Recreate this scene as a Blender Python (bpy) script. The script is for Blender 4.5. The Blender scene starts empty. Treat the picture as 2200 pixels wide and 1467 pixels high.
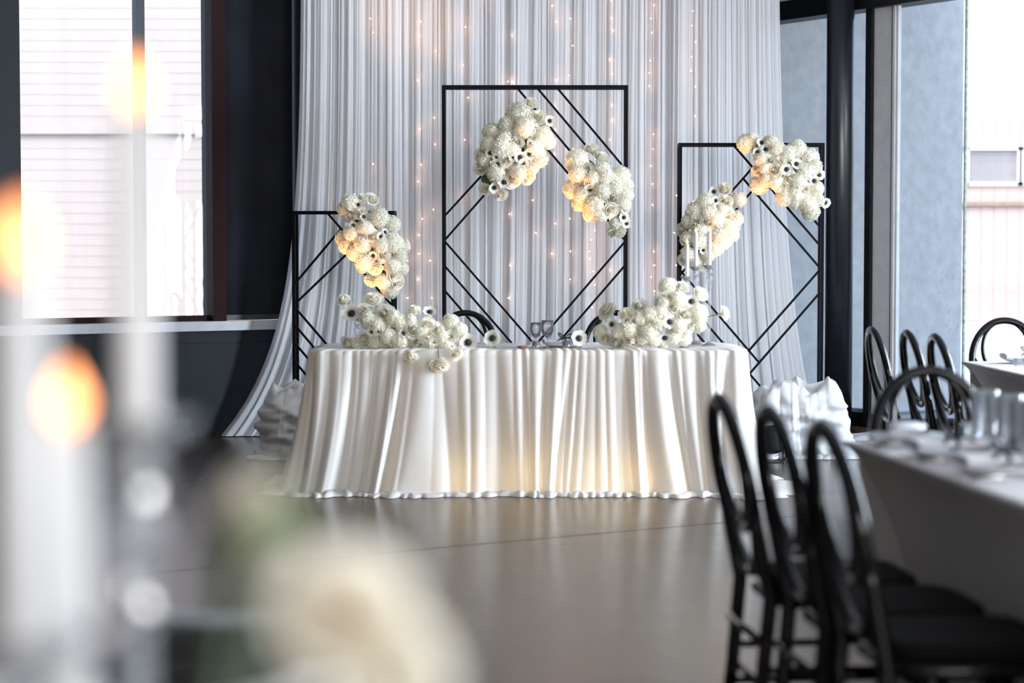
import bpy, math, random
from mathutils import Vector, Matrix, noise as mnoise

# ------------------------------------------------------------------ camera, light, exposure
scene = bpy.context.scene
col = scene.collection
PI = math.pi
F_PX, W_PX, H_PX = 4300.0, 2200.0, 1467.0
CAM_H = 1.287
HORIZON = 540.0
PITCH = math.atan((H_PX / 2 - HORIZON) / F_PX)

cam_d = bpy.data.cameras.new('camera')
cam_d.sensor_fit = 'HORIZONTAL'
cam_d.sensor_width = 36.0
cam_d.lens = F_PX / W_PX * 36.0
cam_d.clip_start = 0.05
cam_d.clip_end = 300
cam_d.dof.use_dof = True
cam_d.dof.focus_distance = 12.6
cam_d.dof.aperture_fstop = 2.0
cam = bpy.data.objects.new('camera', cam_d)
col.objects.link(cam)
cam.location = (0, 0, CAM_H)
cam.rotation_euler = (PI / 2 - PITCH, 0, 0)
scene.camera = cam

vs = scene.view_settings
vs.view_transform = 'Standard'
vs.look = 'None'
vs.gamma = 1.0
vs.use_curve_mapping = False
vs.exposure = 0.68

world = bpy.data.worlds.new('sky')
scene.world = world
world.use_nodes = True
wn = world.node_tree.nodes
wl = world.node_tree.links
bg = wn['Background']
sky = wn.new('ShaderNodeTexSky')
sky.sky_type = 'NISHITA'
sky.sun_disc = False
sky.sun_elevation = math.radians(52)
sky.sun_rotation = math.radians(200)
sky.air_density = 1.0
sky.dust_density = 2.5
sky.ozone_density = 1.0
wl.new(sky.outputs['Color'], bg.inputs['Color'])
bg.inputs['Strength'].default_value = 0.36

sun_d = bpy.data.lights.new('sun_offscreen', 'SUN')
sun_d.energy = 0.45
sun_d.angle = math.radians(0.6)
sun_d.color = (1.0, 0.95, 0.87)
sun = bpy.data.objects.new('sun_offscreen', sun_d)
col.objects.link(sun)
sdir = Vector((0.30, 0.58, -0.86)).normalized()      # the way the sunlight travels
sun.rotation_euler = sdir.to_track_quat('-Z', 'Y').to_euler()
sun.location = (-6, -10, 20)


# daylight of the long glazed wall and of the windows behind the camera
def window_light(name, loc, facing, w, h, power, color):
    ld = bpy.data.lights.new(name, 'AREA')
    ld.shape = 'RECTANGLE'
    ld.size, ld.size_y = w, h
    ld.energy = power
    ld.color = color
    o = bpy.data.objects.new(name, ld)
    col.objects.link(o)
    o.location = loc
    o.rotation_euler = Vector(facing).to_track_quat('-Z', 'Z').to_euler()
    return o


window_light('daylight_glazed_wall_offscreen', (6.464, 8.972, 1.6), (-.83, -.5577, 0), 9.0, 2.8, 3100, (.86, .92, 1.0))
window_light('daylight_rear_windows_offscreen', (4.943, -4.543, 1.95), (-.5577, .83, 0), 15.5, 2.8, 1400, (1.0, .97, .93))


def cam_ray(px, py):
    a = (px - W_PX / 2) / F_PX
    b = -(py - H_PX / 2) / F_PX
    c, s = math.cos(PITCH), math.sin(PITCH)
    return Vector((a, c + b * s, -s + b * c))


def at(px, py, Y):
    """point of the room seen at a pixel of the photograph, at the measured distance Y"""
    d = cam_ray(px, py)
    return Vector((0, 0, CAM_H)) + d * (Y / d.y)


# ------------------------------------------------------------------ mesh helpers
class MB:
    def __init__(self):
        self.v, self.f = [], []

    def quadgrid(self, pts, closed=False):
        n0 = len(self.v)
        R, C = len(pts), len(pts[0])
        for r in pts:
            self.v.extend([tuple(p) for p in r])
        for i in range(R - 1):
            for j in range(C if closed else C - 1):
                k = (j + 1) % C
                self.f.append((n0 + i * C + j, n0 + i * C + k, n0 + (i + 1) * C + k, n0 + (i + 1) * C + j))

    def box(self, c, size, M=None, bev=0.0):
        sx, sy, sz = size[0] / 2, size[1] / 2, size[2] / 2
        n0 = len(self.v)
        c = Vector(c)
        M = M or Matrix.Identity(3)
        if bev <= 0:
            for z in (-sz, sz):
                for x, y in ((-sx, -sy), (sx, -sy), (sx, sy), (-sx, sy)):
                    self.v.append(tuple(c + M @ Vector((x, y, z))))
            for q in ((0, 3, 2, 1), (4, 5, 6, 7), (0, 1, 5, 4), (1, 2, 6, 5), (2, 3, 7, 6), (3, 0, 4, 7)):
                self.f.append(tuple(n0 + i for i in q))
        else:
            b = min(bev, sx * .9, sy * .9, sz * .9)
            rings = []
            for z, i in ((-sz, b), (-sz + b, 0), (sz - b, 0), (sz, b)):
                x, y = sx - i, sy - i
                bb = b * .6 if i == 0 else 0.0
                if i == 0:
                    ring = [(-x + b, -y), (x - b, -y), (x, -y + b), (x, y - b), (x - b, y), (-x + b, y), (-x, y - b), (-x, -y + b)]
                else:
                    ring = [(-x, -y), (x, -y), (x, -y), (x, y), (x, y), (-x, y), (-x, y), (-x, -y)]
                rings.append([c + M @ Vector((p[0], p[1], z)) for p in ring])
            self.quadgrid(rings, closed=True)
            n = len(self.v)
            self.f.append(tuple(range(n - 8, n)))
            self.f.append(tuple(reversed(range(n0, n0 + 8))))

    def bar(self, p, q, w, d=None, up=(0, 1, 0)):
        p, q = Vector(p), Vector(q)
        z = (q - p)
        L = z.length
        z.normalize()
        y = Vector(up)
        y = (y - z * y.dot(z))
        if y.length < 1e-5:
            y = Vector((1, 0, 0)) - z * z.x
        y.normalize()
        x = y.cross(z)
        M = Matrix((x, y, z)).transposed()
        self.box((p + q) / 2, (w, d or w, L), M)

    def tube(self, path, r, n=8, closed=False, flat=1.0):
        path = [Vector(p) for p in path]
        N = len(path)
        rr = r if isinstance(r, (list, tuple)) else [r] * N
        rings = []
        prev = None
        for i, p in enumerate(path):
            if closed:
                t = path[(i + 1) % N] - path[i - 1]
            else:
                t = path[min(i + 1, N - 1)] - path[max(i - 1, 0)]
            t.normalize()
            if prev is None:
                a = Vector((0, 0, 1)) if abs(t.z) < .9 else Vector((1, 0, 0))
                x = (a - t * a.dot(t)).normalized()
            else:
                x = (prev - t * prev.dot(t)).normalized()
            prev = x
            y = t.cross(x)
            rings.append([p + x * (rr[i] * math.cos(2 * PI * k / n)) + y * (rr[i] * flat * math.sin(2 * PI * k / n)) for k in range(n)])
        if closed:
            rings.append(rings[0])
        n0 = len(self.v)
        self.quadgrid(rings, closed=True)
        if not closed:
            self.f.append(tuple(reversed(range(n0, n0 + n))))
            m = len(self.v)
            self.f.append(tuple(range(m - n, m)))

    def lathe(self, prof, n=20, c=(0, 0, 0), wob=None):
        c = Vector(c)
        rings = []
        for r, z in prof:
            rings.append([c + Vector(((r * (wob(k, n) if wob else 1)) * math.cos(2 * PI * k / n), (r * (wob(k, n) if wob else 1)) * math.sin(2 * PI * k / n), z)) for k in range(n)])
        n0 = len(self.v)
        self.quadgrid(rings, closed=True)
        if prof[0][0] > 1e-4:
            self.f.append(tuple(reversed(range(n0, n0 + n))))
        if prof[-1][0] > 1e-4:
            m = len(self.v)
            self.f.append(tuple(range(m - n, m)))

    def ball(self, c, r, n=8, m=6, s=(1, 1, 1)):
        c = Vector(c)
        rings = []
        for i in range(m + 1):
            t = PI * i / m
            rr = max(math.sin(t), 1e-3)
            rings.append([c + Vector((r * s[0] * rr * math.cos(2 * PI * k / n), r * s[1] * rr * math.sin(2 * PI * k / n), -r * s[2] * math.cos(t))) for k in range(n)])
        self.quadgrid(rings, closed=True)

    def mesh(self, name, mat, smooth=False):
        me = bpy.data.meshes.new(name)
        me.from_pydata(self.v, [], self.f)
        me.update()
        if mat:
            me.materials.append(mat)
        if smooth:
            me.polygons.foreach_set('use_smooth', [True] * len(me.polygons))
        return me

    def build(self, name, mat, parent=None, smooth=False, loc=(0, 0, 0)):
        return link(name, self.mesh(name, mat, smooth), parent, loc)


def link(name, me, parent=None, loc=(0, 0, 0)):
    o = bpy.data.objects.new(name, me)
    col.objects.link(o)
    o.location = loc
    if parent:
        o.parent = parent
    return o


def tag(o, label=None, cat=None, group=None, kind=None):
    if label: o['label'] = label
    if cat: o['category'] = cat
    if group: o['group'] = group
    if kind: o['kind'] = kind
    return o


def empty(name, loc=(0, 0, 0), rz=0.0):
    o = bpy.data.objects.new(name, None)
    o.empty_display_size = 0.05
    col.objects.link(o)
    o.location = loc
    o.rotation_euler = (0, 0, rz)
    return o


def copy_tree(o, parent=None):
    c = o.copy()
    col.objects.link(c)
    c.parent = parent
    for ch in list(o.children):
        copy_tree(ch, c)
    return c


def children(o):
    return list(o.children)


# ------------------------------------------------------------------ materials
def new_mat(name):
    m = bpy.data.materials.new(name)
    m.use_nodes = True
    nt = m.node_tree
    return m, nt, nt.nodes, nt.links, nt.nodes['Principled BSDF'], nt.nodes['Material Output']


def plain(name, color, rough=.5, metal=0., noise_scale=0., noise_amt=.15, bump=0., spec=.5, sheen=0., coat=0.):
    m, nt, N, L, b, out = new_mat(name)
    b.inputs['Base Color'].default_value = (*color, 1)
    b.inputs['Roughness'].default_value = rough
    b.inputs['Metallic'].default_value = metal
    b.inputs['Specular IOR Level'].default_value = spec
    b.inputs['Sheen Weight'].default_value = sheen
    b.inputs['Coat Weight'].default_value = coat
    if noise_scale:
        tc = N.new('ShaderNodeTexCoord')
        nz = N.new('ShaderNodeTexNoise')
        nz.inputs['Scale'].default_value = noise_scale
        nz.inputs['Detail'].default_value = 6
        L.new(tc.outputs['Object'], nz.inputs['Vector'])
        r = N.new('ShaderNodeValToRGB')
        r.color_ramp.elements[0].position = .3
        r.color_ramp.elements[1].position = .7
        r.color_ramp.elements[0].color = (*[c * (1 - noise_amt) for c in color], 1)
        r.color_ramp.elements[1].color = (*[min(1, c * (1 + noise_amt)) for c in color], 1)
        L.new(nz.outputs['Fac'], r.inputs['Fac'])
        L.new(r.outputs['Color'], b.inputs['Base Color'])
        if bump:
            bp = N.new('ShaderNodeBump')
            bp.inputs['Strength'].default_value = bump
            bp.inputs['Distance'].default_value = .01
            L.new(nz.outputs['Fac'], bp.inputs['Height'])
            L.new(bp.outputs['Normal'], b.inputs['Normal'])
    return m


def cloth(name, color, rough, transl, sheen=.2, spec=.4, transp=0., weave=0.):
    m, nt, N, L, b, out = new_mat(name)
    b.inputs['Base Color'].default_value = (*color, 1)
    b.inputs['Roughness'].default_value = rough
    b.inputs['Specular IOR Level'].default_value = spec
    b.inputs['Sheen Weight'].default_value = sheen
    t = N.new('ShaderNodeBsdfTranslucent')
    t.inputs['Color'].default_value = (*color, 1)
    mx = N.new('ShaderNodeMixShader')
    mx.inputs[0].default_value = transl
    L.new(b.outputs[0], mx.inputs[1])
    L.new(t.outputs[0], mx.inputs[2])
    last = mx
    if transp:
        tr = N.new('ShaderNodeBsdfTransparent')
        m2 = N.new('ShaderNodeMixShader')
        m2.inputs[0].default_value = transp
        L.new(mx.outputs[0], m2.inputs[1])
        L.new(tr.outputs[0], m2.inputs[2])
        last = m2
    if weave:
        tc = N.new('ShaderNodeTexCoord')
        nz = N.new('ShaderNodeTexNoise')
        nz.inputs['Scale'].default_value = weave
        nz.inputs['Detail'].default_value = 4
        L.new(tc.outputs['Object'], nz.inputs['Vector'])
        bp = N.new('ShaderNodeBump')
        bp.inputs['Strength'].default_value = .25
        bp.inputs['Distance'].default_value = .01
        L.new(nz.outputs['Fac'], bp.inputs['Height'])
        L.new(bp.outputs['Normal'], b.inputs['Normal'])
    L.new(last.outputs[0], out.inputs['Surface'])
    return m


def glassy(name, color=(1, 1, 1), ior=1.5, rough=0.0):
    m, nt, N, L, b, out = new_mat(name)
    b.inputs['Base Color'].default_value = (*color, 1)
    b.inputs['Transmission Weight'].default_value = 1
    b.inputs['IOR'].default_value = ior
    b.inputs['Roughness'].default_value = rough
    return m


def pane_mat(name, tint=(.93, .97, 1.0), gloss=.08):
    m, nt, N, L, b, out = new_mat(name)
    N.remove(b)
    tr = N.new('ShaderNodeBsdfTransparent')
    tr.inputs['Color'].default_value = (*tint, 1)
    gl = N.new('ShaderNodeBsdfGlossy')
    gl.inputs['Roughness'].default_value = .02
    lw = N.new('ShaderNodeLayerWeight')           # same for both faces of the pane, clear until grazing
    pw = N.new('ShaderNodeMath'); pw.operation = 'POWER'; pw.inputs[1].default_value = 5
    L.new(lw.outputs['Facing'], pw.inputs[0])
    ma = N.new('ShaderNodeMath'); ma.operation = 'MULTIPLY_ADD'; ma.inputs[1].default_value = .2; ma.inputs[2].default_value = .008
    L.new(pw.outputs[0], ma.inputs[0])
    mx = N.new('ShaderNodeMixShader')
    L.new(ma.outputs[0], mx.inputs[0])
    L.new(tr.outputs[0], mx.inputs[1])
    L.new(gl.outputs[0], mx.inputs[2])
    L.new(mx.outputs[0], out.inputs['Surface'])
    return m


def thin_glass(name, milk=.06, ior=1.55):
    m, nt, N, L, b, out = new_mat(name)
    b.inputs['Base Color'].default_value = (.95, .96, 1, 1)
    b.inputs['Roughness'].default_value = .3
    tr = N.new('ShaderNodeBsdfTransparent')
    tr.inputs['Color'].default_value = (.98, .98, .99, 1)
    gl = N.new('ShaderNodeBsdfGlossy')
    gl.inputs['Roughness'].default_value = .04
    lw = N.new('ShaderNodeFresnel')
    lw.inputs['IOR'].default_value = ior
    mx = N.new('ShaderNodeMixShader')
    L.new(lw.outputs[0], mx.inputs[0]); L.new(tr.outputs[0], mx.inputs[1]); L.new(gl.outputs[0], mx.inputs[2])
    m2 = N.new('ShaderNodeMixShader')
    m2.inputs[0].default_value = milk
    tl = N.new('ShaderNodeBsdfTranslucent')
    m3 = N.new('ShaderNodeMixShader')
    m3.inputs[0].default_value = .55
    L.new(b.outputs[0], m3.inputs[1]); L.new(tl.outputs[0], m3.inputs[2])
    L.new(mx.outputs[0], m2.inputs[1]); L.new(m3.outputs[0], m2.inputs[2])
    L.new(m2.outputs[0], out.inputs['Surface'])
    return m


def emit(name, color, strength):
    m, nt, N, L, b, out = new_mat(name)
    b.inputs['Base Color'].default_value = (*color, 1)
    b.inputs['Emission Color'].default_value = (*color, 1)
    b.inputs['Emission Strength'].default_value = strength
    return m


def petal_mat(name, c_in, c_out, transl=.3, lo=.0, hi=1.0):
    """cream petals, the tint runs from the heart of the flower to its rim"""
    m, nt, N, L, b, out = new_mat(name)
    tc = N.new('ShaderNodeTexCoord')
    ln = N.new('ShaderNodeVectorMath')
    ln.operation = 'LENGTH'
    L.new(tc.outputs['Object'], ln.inputs[0])
    r = N.new('ShaderNodeValToRGB')
    r.color_ramp.elements[0].position = lo
    r.color_ramp.elements[1].position = hi
    r.color_ramp.elements[0].color = (*c_in, 1)
    r.color_ramp.elements[1].color = (*c_out, 1)
    L.new(ln.outputs['Value'], r.inputs['Fac'])
    oi = N.new('ShaderNodeObjectInfo')
    mp = N.new('ShaderNodeMapRange')
    mp.inputs['To Min'].default_value = .86
    mp.inputs['To Max'].default_value = 1.06
    L.new(oi.outputs['Random'], mp.inputs['Value'])
    hs = N.new('ShaderNodeHueSaturation')
    L.new(r.outputs['Color'], hs.inputs['Color'])
    L.new(mp.outputs['Result'], hs.inputs['Value'])
    L.new(hs.outputs['Color'], b.inputs['Base Color'])
    b.inputs['Roughness'].default_value = .6
    b.inputs['Specular IOR Level'].default_value = .2
    t = N.new('ShaderNodeBsdfTranslucent')
    L.new(hs.outputs['Color'], t.inputs['Color'])
    mx = N.new('ShaderNodeMixShader')
    mx.inputs[0].default_value = transl
    L.new(b.outputs[0], mx.inputs[1])
    L.new(t.outputs[0], mx.inputs[2])
    L.new(mx.outputs[0], out.inputs['Surface'])
    return m


def concrete_mat():
    m, nt, N, L, b, out = new_mat('polished_concrete')
    tc = N.new('ShaderNodeTexCoord')
    n1 = N.new('ShaderNodeTexNoise')
    n1.inputs['Scale'].default_value = .9
    n1.inputs['Detail'].default_value = 8
    n1.inputs['Roughness'].default_value = .65
    L.new(tc.outputs['Object'], n1.inputs['Vector'])
    r = N.new('ShaderNodeValToRGB')
    r.color_ramp.elements[0].position = .34
    r.color_ramp.elements[1].position = .72
    r.color_ramp.elements[0].color = (.052, .034, .022, 1)
    r.color_ramp.elements[1].color = (.116, .080, .054, 1)
    L.new(n1.outputs['Fac'], r.inputs['Fac'])
    n2 = N.new('ShaderNodeTexNoise')
    n2.inputs['Scale'].default_value = 26
    n2.inputs['Detail'].default_value = 6
    L.new(tc.outputs['Object'], n2.inputs['Vector'])
    mxc = N.new('ShaderNodeMixRGB')
    mxc.blend_type = 'OVERLAY'
    mxc.inputs[0].default_value = .35
    L.new(r.outputs['Color'], mxc.inputs[1])
    L.new(n2.outputs['Fac'], mxc.inputs[2])
    L.new(mxc.outputs[0], b.inputs['Base Color'])
    mr = N.new('ShaderNodeMapRange')
    mr.inputs['To Min'].default_value = .20
    mr.inputs['To Max'].default_value = .31
    L.new(n1.outputs['Fac'], mr.inputs['Value'])
    L.new(mr.outputs['Result'], b.inputs['Roughness'])
    bp = N.new('ShaderNodeBump')
    bp.inputs['Strength'].default_value = .05
    bp.inputs['Distance'].default_value = .004
    L.new(n2.outputs['Fac'], bp.inputs['Height'])
    L.new(bp.outputs['Normal'], b.inputs['Normal'])
    b.inputs['Specular IOR Level'].default_value = .45
    b.inputs['Specular Tint'].default_value = (1.0, .93, .86, 1)
    return m


M = {}
M['concrete'] = concrete_mat()
M['joint'] = plain('joint_filler', (.035, .03, .027), .7)
M['darkwall'] = plain('slate_wall', (.008, .010, .015), .6, spec=.3, noise_scale=5, noise_amt=.2)
M['darkpanel'] = plain('blackout_fabric', (.013, .014, .019), .85, spec=.2, noise_scale=3, noise_amt=.25)
M['redframe'] = plain('dark_red_timber', (.018, .004, .004), .6, spec=.12, noise_scale=12)
M['ledge'] = plain('grey_sill_paint', (.42, .42, .44), .35, noise_scale=8, noise_amt=.08)
M['ceil'] = plain('ceiling_paint', (.34, .335, .33), .8, noise_scale=2, noise_amt=.05)
M['backwall'] = plain('room_wall_paint', (.12, .115, .11), .8, noise_scale=2, noise_amt=.05)
M['stucco'] = plain('grey_stucco', (.64, .62, .59), .95, noise_scale=9, noise_amt=.10, bump=.7)
M['blackmetal'] = plain('black_steel', (.003, .0035, .006), .5, metal=.0, spec=.09, noise_scale=30, noise_amt=.3)
M['frameblack'] = plain('black_window_frame', (.006, .007, .010), .45, noise_scale=20)
M['colblack'] = plain('black_gloss_column', (.016, .019, .028), .30, spec=.9, noise_scale=5, noise_amt=.1)
M['greyjamb'] = plain('grey_metal_jamb', (.84, .85, .87), .45, noise_scale=10, noise_amt=.06)
M['alu'] = plain('bright_aluminium', (.92, .92, .94), .3, metal=.1, noise_scale=10, noise_amt=.05)
M['threshold'] = plain('timber_threshold', (.16, .09, .06), .6, noise_scale=20, noise_amt=.25)
M['pane'] = pane_mat('window_glass')
M['paneedge'] = plain('green_glass_edge', (.35, .52, .47), .2, noise_scale=30, noise_amt=.4)
M['paint_spot'] = plain('paint_smear', (.85, .87, .9), .7, noise_scale=30)
M['ground'] = plain('pale_paving', (.55, .53, .50), .85, noise_scale=2, noise_amt=.12)
M['pinkside'] = plain('pinkish_siding', (.50, .40, .37), .7, noise_scale=6, noise_amt=.1)
M['whiteside'] = plain('white_render', (.72, .71, .70), .8, noise_scale=6, noise_amt=.04)
M['roof_and_shadow'] = plain('brown_roof_and_shadow', (.32, .24, .19), .8, noise_scale=9)  # also colours the shadow line drawn across the siding
M['clap'] = plain('pale_clapboard', (.50, .43, .385), .7, noise_scale=4, noise_amt=.06)
M['satin'] = cloth('ivory_satin', (.80, .755, .715), .5, .24, sheen=.1, spec=.3, weave=7)
M['cool_satin'] = cloth('cool_lit_satin', (.82, .81, .81), .42, .22, sheen=.1, spec=.3, weave=9)  # same cloth as the ivory satin, cooler light put into its colour
M['sheer'] = cloth('sheer_voile', (.94, .94, .965), .75, .22, sheen=.2, spec=.1, transp=.13)
M['liner'] = cloth('voile_liner', (.86, .84, .83), .8, .30, sheen=.1, spec=.1, transp=.12)
M['linen'] = cloth('grey_linen', (.58, .53, .53), .85, .05, sheen=.2, spec=.2, weave=40)
M['linenlight'] = cloth('beige_linen', (.55, .48, .41), .85, .05, sheen=.2, spec=.2, weave=40)
M['napkin'] = cloth('white_napkin', (.72, .72, .77), .85, .1, sheen=.2, spec=.2)
M['blacknapkin'] = cloth('black_napkin', (.006, .006, .008), .9, .02)
M['ribbon'] = plain('black_ribbon', (.006, .007, .013), .45, noise_scale=20)
M['chair'] = plain('black_gloss_resin', (.006, .006, .007), .11, spec=.26, coat=.0, noise_scale=6, noise_amt=.2)
M['cushion'] = plain('black_cushion', (.003, .003, .003), .85, spec=.2, noise_scale=40)
M['wood'] = plain('table_plywood', (.35, .24, .15), .6, noise_scale=7, noise_amt=.2)
M['china'] = plain('white_china', (.82, .82, .84), .15, spec=.6, noise_scale=5, noise_amt=.03)
M['steel'] = plain('cutlery_steel', (.7, .7, .72), .18, metal=1., noise_scale=20, noise_amt=.05)
M['copper'] = plain('reddish_brown_glaze', (.30, .09, .04), .3, noise_scale=15)
M['glass'] = thin_glass('clear_glass', .08, 1.6)
M['crystal'] = thin_glass('cut_crystal', .16, 1.7)
M['wax'] = cloth('white_wax', (.80, .79, .79), .5, .25, sheen=0)
M['flame'] = emit('led_flame', (1.0, .36, .13), 3.2)
M['bulb'] = emit('fairy_bulb', (1.0, .50, .30), 44)
M['wire'] = plain('copper_wire', (.72, .64, .60), .4, metal=.1, noise_scale=30)
M['rose'] = petal_mat('cream_rose', (.93, .83, .71), (.95, .905, .80), .36, .1, .55)
M['hydrangea'] = petal_mat('ivory_hydrangea', (.95, .91, .79), (.95, .91, .79), .28, .78, .97)
M['carnation'] = petal_mat('white_carnation', (.95, .92, .82), (.95, .92, .82), .35, .2, .7)
M['anemone'] = petal_mat('white_anemone', (.78, .78, .60), (.93, .89, .81), .35, .2, .6)
M['seed'] = plain('anemone_black', (.006, .005, .010), .6, noise_scale=30)
M['stem'] = plain('green_stem', (.09, .15, .04), .55, noise_scale=20)
M['foam'] = plain('foliage_green', (.10, .13, .05), .8, noise_scale=20, noise_amt=.4)
M['lampblack'] = plain('lamp_body', (.006, .006, .007), .5, noise_scale=20)

# ------------------------------------------------------------------ the room
A = Vector((-.83, -.5577, 0)).normalized()          # along the panelled wall, away from the corner
B = Vector((-A.y, A.x, 0))                          # along the glazed wall, away from the corner
B = Vector((.5577, -.83, 0)).normalized()
PL = Vector((-2.11, 13.97, 0))                      # a point on the panelled wall
PW = Vector((2.59, 14.2, 0))                        # a point on the glazed wall
d = PW - PL
# corner: PL + u*(-A) = PW - w*B
det = (-A.x) * B.y - (-A.y) * B.x
u_ = (d.x * B.y - d.y * B.x) / det
CORNER = PL - A * u_
NL = -B                                             # outward of the panelled wall
NW = -A                                             # outward of the glazed wall
CEIL = 4.2
LA, LB = 17.0, 19.0
T_PW = (PW - CORNER).dot(B)
T_PL = (PL - CORNER).dot(A)


def on_left(t, z=0., out=0.):
    return CORNER + A * t + NL * out + Vector((0, 0, z))


def on_win(t, z=0., out=0.):
    return PW + B * t + NW * out + Vector((0, 0, z))


def frame_box(mb, P0, P1, z0, z1, o0, o1, N):
    """box on a wall between two plan points, from offset o0 to o1 along the wall's normal N"""
    n0 = len(mb.v)
    for z in (z0, z1):
        for p, o in ((P0, o0), (P1, o0), (P1, o1), (P0, o1)):
            q = p + N * o
            mb.v.append((q.x, q.y, z))
    for q in ((0, 3, 2, 1), (4, 5, 6, 7), (0, 1, 5, 4), (1, 2, 6, 5), (2, 3, 7, 6), (3, 0, 4, 7)):
        mb.f.append(tuple(n0 + i for i in q))


def left_t(px):
    r = (px - 1100) / F_PX
    return ((r * CORNER.y - CORNER.x) / (A.x - r * A.y))


def win_t(px):
    r = (px - 1100) / F_PX
    return ((r * PW.y - PW.x) / (B.x - r * B.y))


# floor
mb = MB()
P00, P10, P11, P01 = CORNER, CORNER + A * LA, CORNER + A * LA + B * LB, CORNER + B * LB
mb.v = [(p.x, p.y, 0) for p in (P00, P10, P11, P01)] + [(p.x, p.y, -.15) for p in (P00, P10, P11, P01)]
mb.f = [(0, 1, 2, 3), (7, 6, 5, 4), (0, 4, 5, 1), (1, 5, 6, 2), (2, 6, 7, 3), (3, 7, 4, 0)]
floor = tag(mb.build('floor', M['concrete']), kind='structure')
for (x0, y0), (x1, y1) in (((380, 1226), (1580, 1120)), ((330, 1040), (640, 1012))):
    a = cam_ray(x0, y0); b = cam_ray(x1, y1)
    p = Vector((0, 0, CAM_H)) + a * (CAM_H / -a.z)
    q = Vector((0, 0, CAM_H)) + b * (CAM_H / -b.z)
    dd = (q - p).normalized()
    j = MB(); j.bar(p - dd * 3 + Vector((0, 0, .0004)), q + dd * .4 + Vector((0, 0, .0004)), .006, .0012, up=(0, 0, 1))
    j.build('control_joint', M['joint'], floor)

# ceiling; unseen roof edge added over the glazed wall to shade the stucco fin
mb = MB()
q0 = CORNER + NL * .8 + NW * 3.0; q1 = CORNER + A * LA + NL * .8 + A * .5
q2 = CORNER + A * LA + B * LB + A * .5 + B * .5; q3 = CORNER + B * LB + NW * 3.0 + B * .5
mb.v = [(p.x, p.y, CEIL) for p in (q0, q1, q2, q3)] + [(p.x, p.y, CEIL + .3) for p in (q0, q1, q2, q3)]
mb.f = [(0, 3, 2, 1), (4, 5, 6, 7), (0, 1, 5, 4), (1, 2, 6, 5), (2, 3, 7, 6), (3, 0, 4, 7)]
tag(mb.build('ceiling', M['ceil']), kind='structure')

# panelled wall with window openings above a sill
tW0, tW1 = left_t(462), left_t(48)                 # bright window
tB0, tB1 = left_t(640), left_t(486)                # window behind the dark blind
mb = MB()
SILL = .735
frame_box(mb, on_left(-.0), on_left(LA), 0, .642, 0, .2, NL)
frame_box(mb, on_left(-.0), on_left(LA), .650, SILL, 0, .2, NL)
frame_box(mb, on_left(-.0), on_left(LA), .642, .650, .012, .2, NL)
frame_box(mb, on_left(0), on_left(tB0), SILL, CEIL, 0, .2, NL)
frame_box(mb, on_left(tB1), on_left(tW0), SILL, CEIL, .03, .2, NL)
frame_box(mb, on_left(tW1), on_left(LA), SILL, CEIL, 0, .2, NL)
frame_box(mb, on_left(tB0), on_left(tW1), 3.5, CEIL, 0, .2, NL)
tag(mb.build('wall_left', M['darkwall']), kind='structure')
mb = MB(); frame_box(mb, on_left(.6), on_left(LA), SILL, .80, -.06, .03, NL)
tag(mb.build('trim_1', M['ledge']), kind='structure')
# bright window: frame, mullions, panes
win1 = empty('window_1', on_left(tW0)); tag(win1, kind='structure')
mb = MB()
frame_box(mb, on_left(tB1 + .002), on_left(tW0 + .02), .80, 3.5, -.012, .09, NL)
frame_box(mb, on_left(tW0 + .02), on_left(tW1), 3.42, 3.5, .04, .1, NL)
frame_box(mb, on_left(tW0 + .02), on_left(tW1), .80, .84, .04, .1, NL)
o = mb.build('window_frame', M['redframe']); o.parent = win1; o.location = -win1.location
edges = [tW0 + .02, left_t(311), tW1]
for k in (1,):
    mb = MB(); frame_box(mb, on_left(edges[k] - .033), on_left(edges[k] + .033), .84, 3.42, .04, .1, NL)
    o = mb.build('mullion', M['frameblack']); o.parent = win1; o.location = -win1.location
for k in range(2):
    mb = MB(); frame_box(mb, on_left(edges[k] + .03), on_left(edges[k + 1] - .03), .84, 3.42, .065, .071, NL)
    o = mb.build('pane', M['pane']); o.parent = win1; o.location = -win1.location
# dark blackout blind in its own recess
bl = empty('blackout_blind', on_left(tB1, .80)); tag(bl, 'dark slate blackout blind drawn down to the grey window sill', 'blind')
mb = MB()
rows = []
for i in range(9):
    z = .84 + (3.44 - .84) * i / 8
    rows.append([on_left(tB0 + .01 + (tB1 - tB0 - .02) * j / 24, z, .05 + .006 * math.sin(j * 1.1) + .004 * math.sin(j * .37 + i * .4)) for j in range(25)])
mb.quadgrid(rows)
o = mb.build('fabric', M['darkpanel'], smooth=True); o.parent = bl; o.location = -bl.location
mb = MB(); frame_box(mb, on_left(tB0 + .01), on_left(tB1 - .01), .802, .84, .035, .065, NL)
o = mb.build('bottom_bar', M['frameblack']); o.parent = bl; o.location = -bl.location
mb = MB(); frame_box(mb, on_left(tB0 + .01), on_left(tB1 - .01), 3.43, 3.498, .02, .09, NL)
o = mb.build('cassette', M['frameblack']); o.parent = bl; o.location = -bl.location

# the panelled wall runs on outdoors as a stucco fin
fin_end = None
r = (2065 - 1100) / F_PX
tt = (r * CORNER.y - CORNER.x) / (A.x - r * A.y)
mb = MB(); frame_box(mb, CORNER, CORNER + A * tt, -.1, 4.19, 0, .25, NL)
tag(mb.build('wall_fin', M['stucco']), kind='structure')

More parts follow.
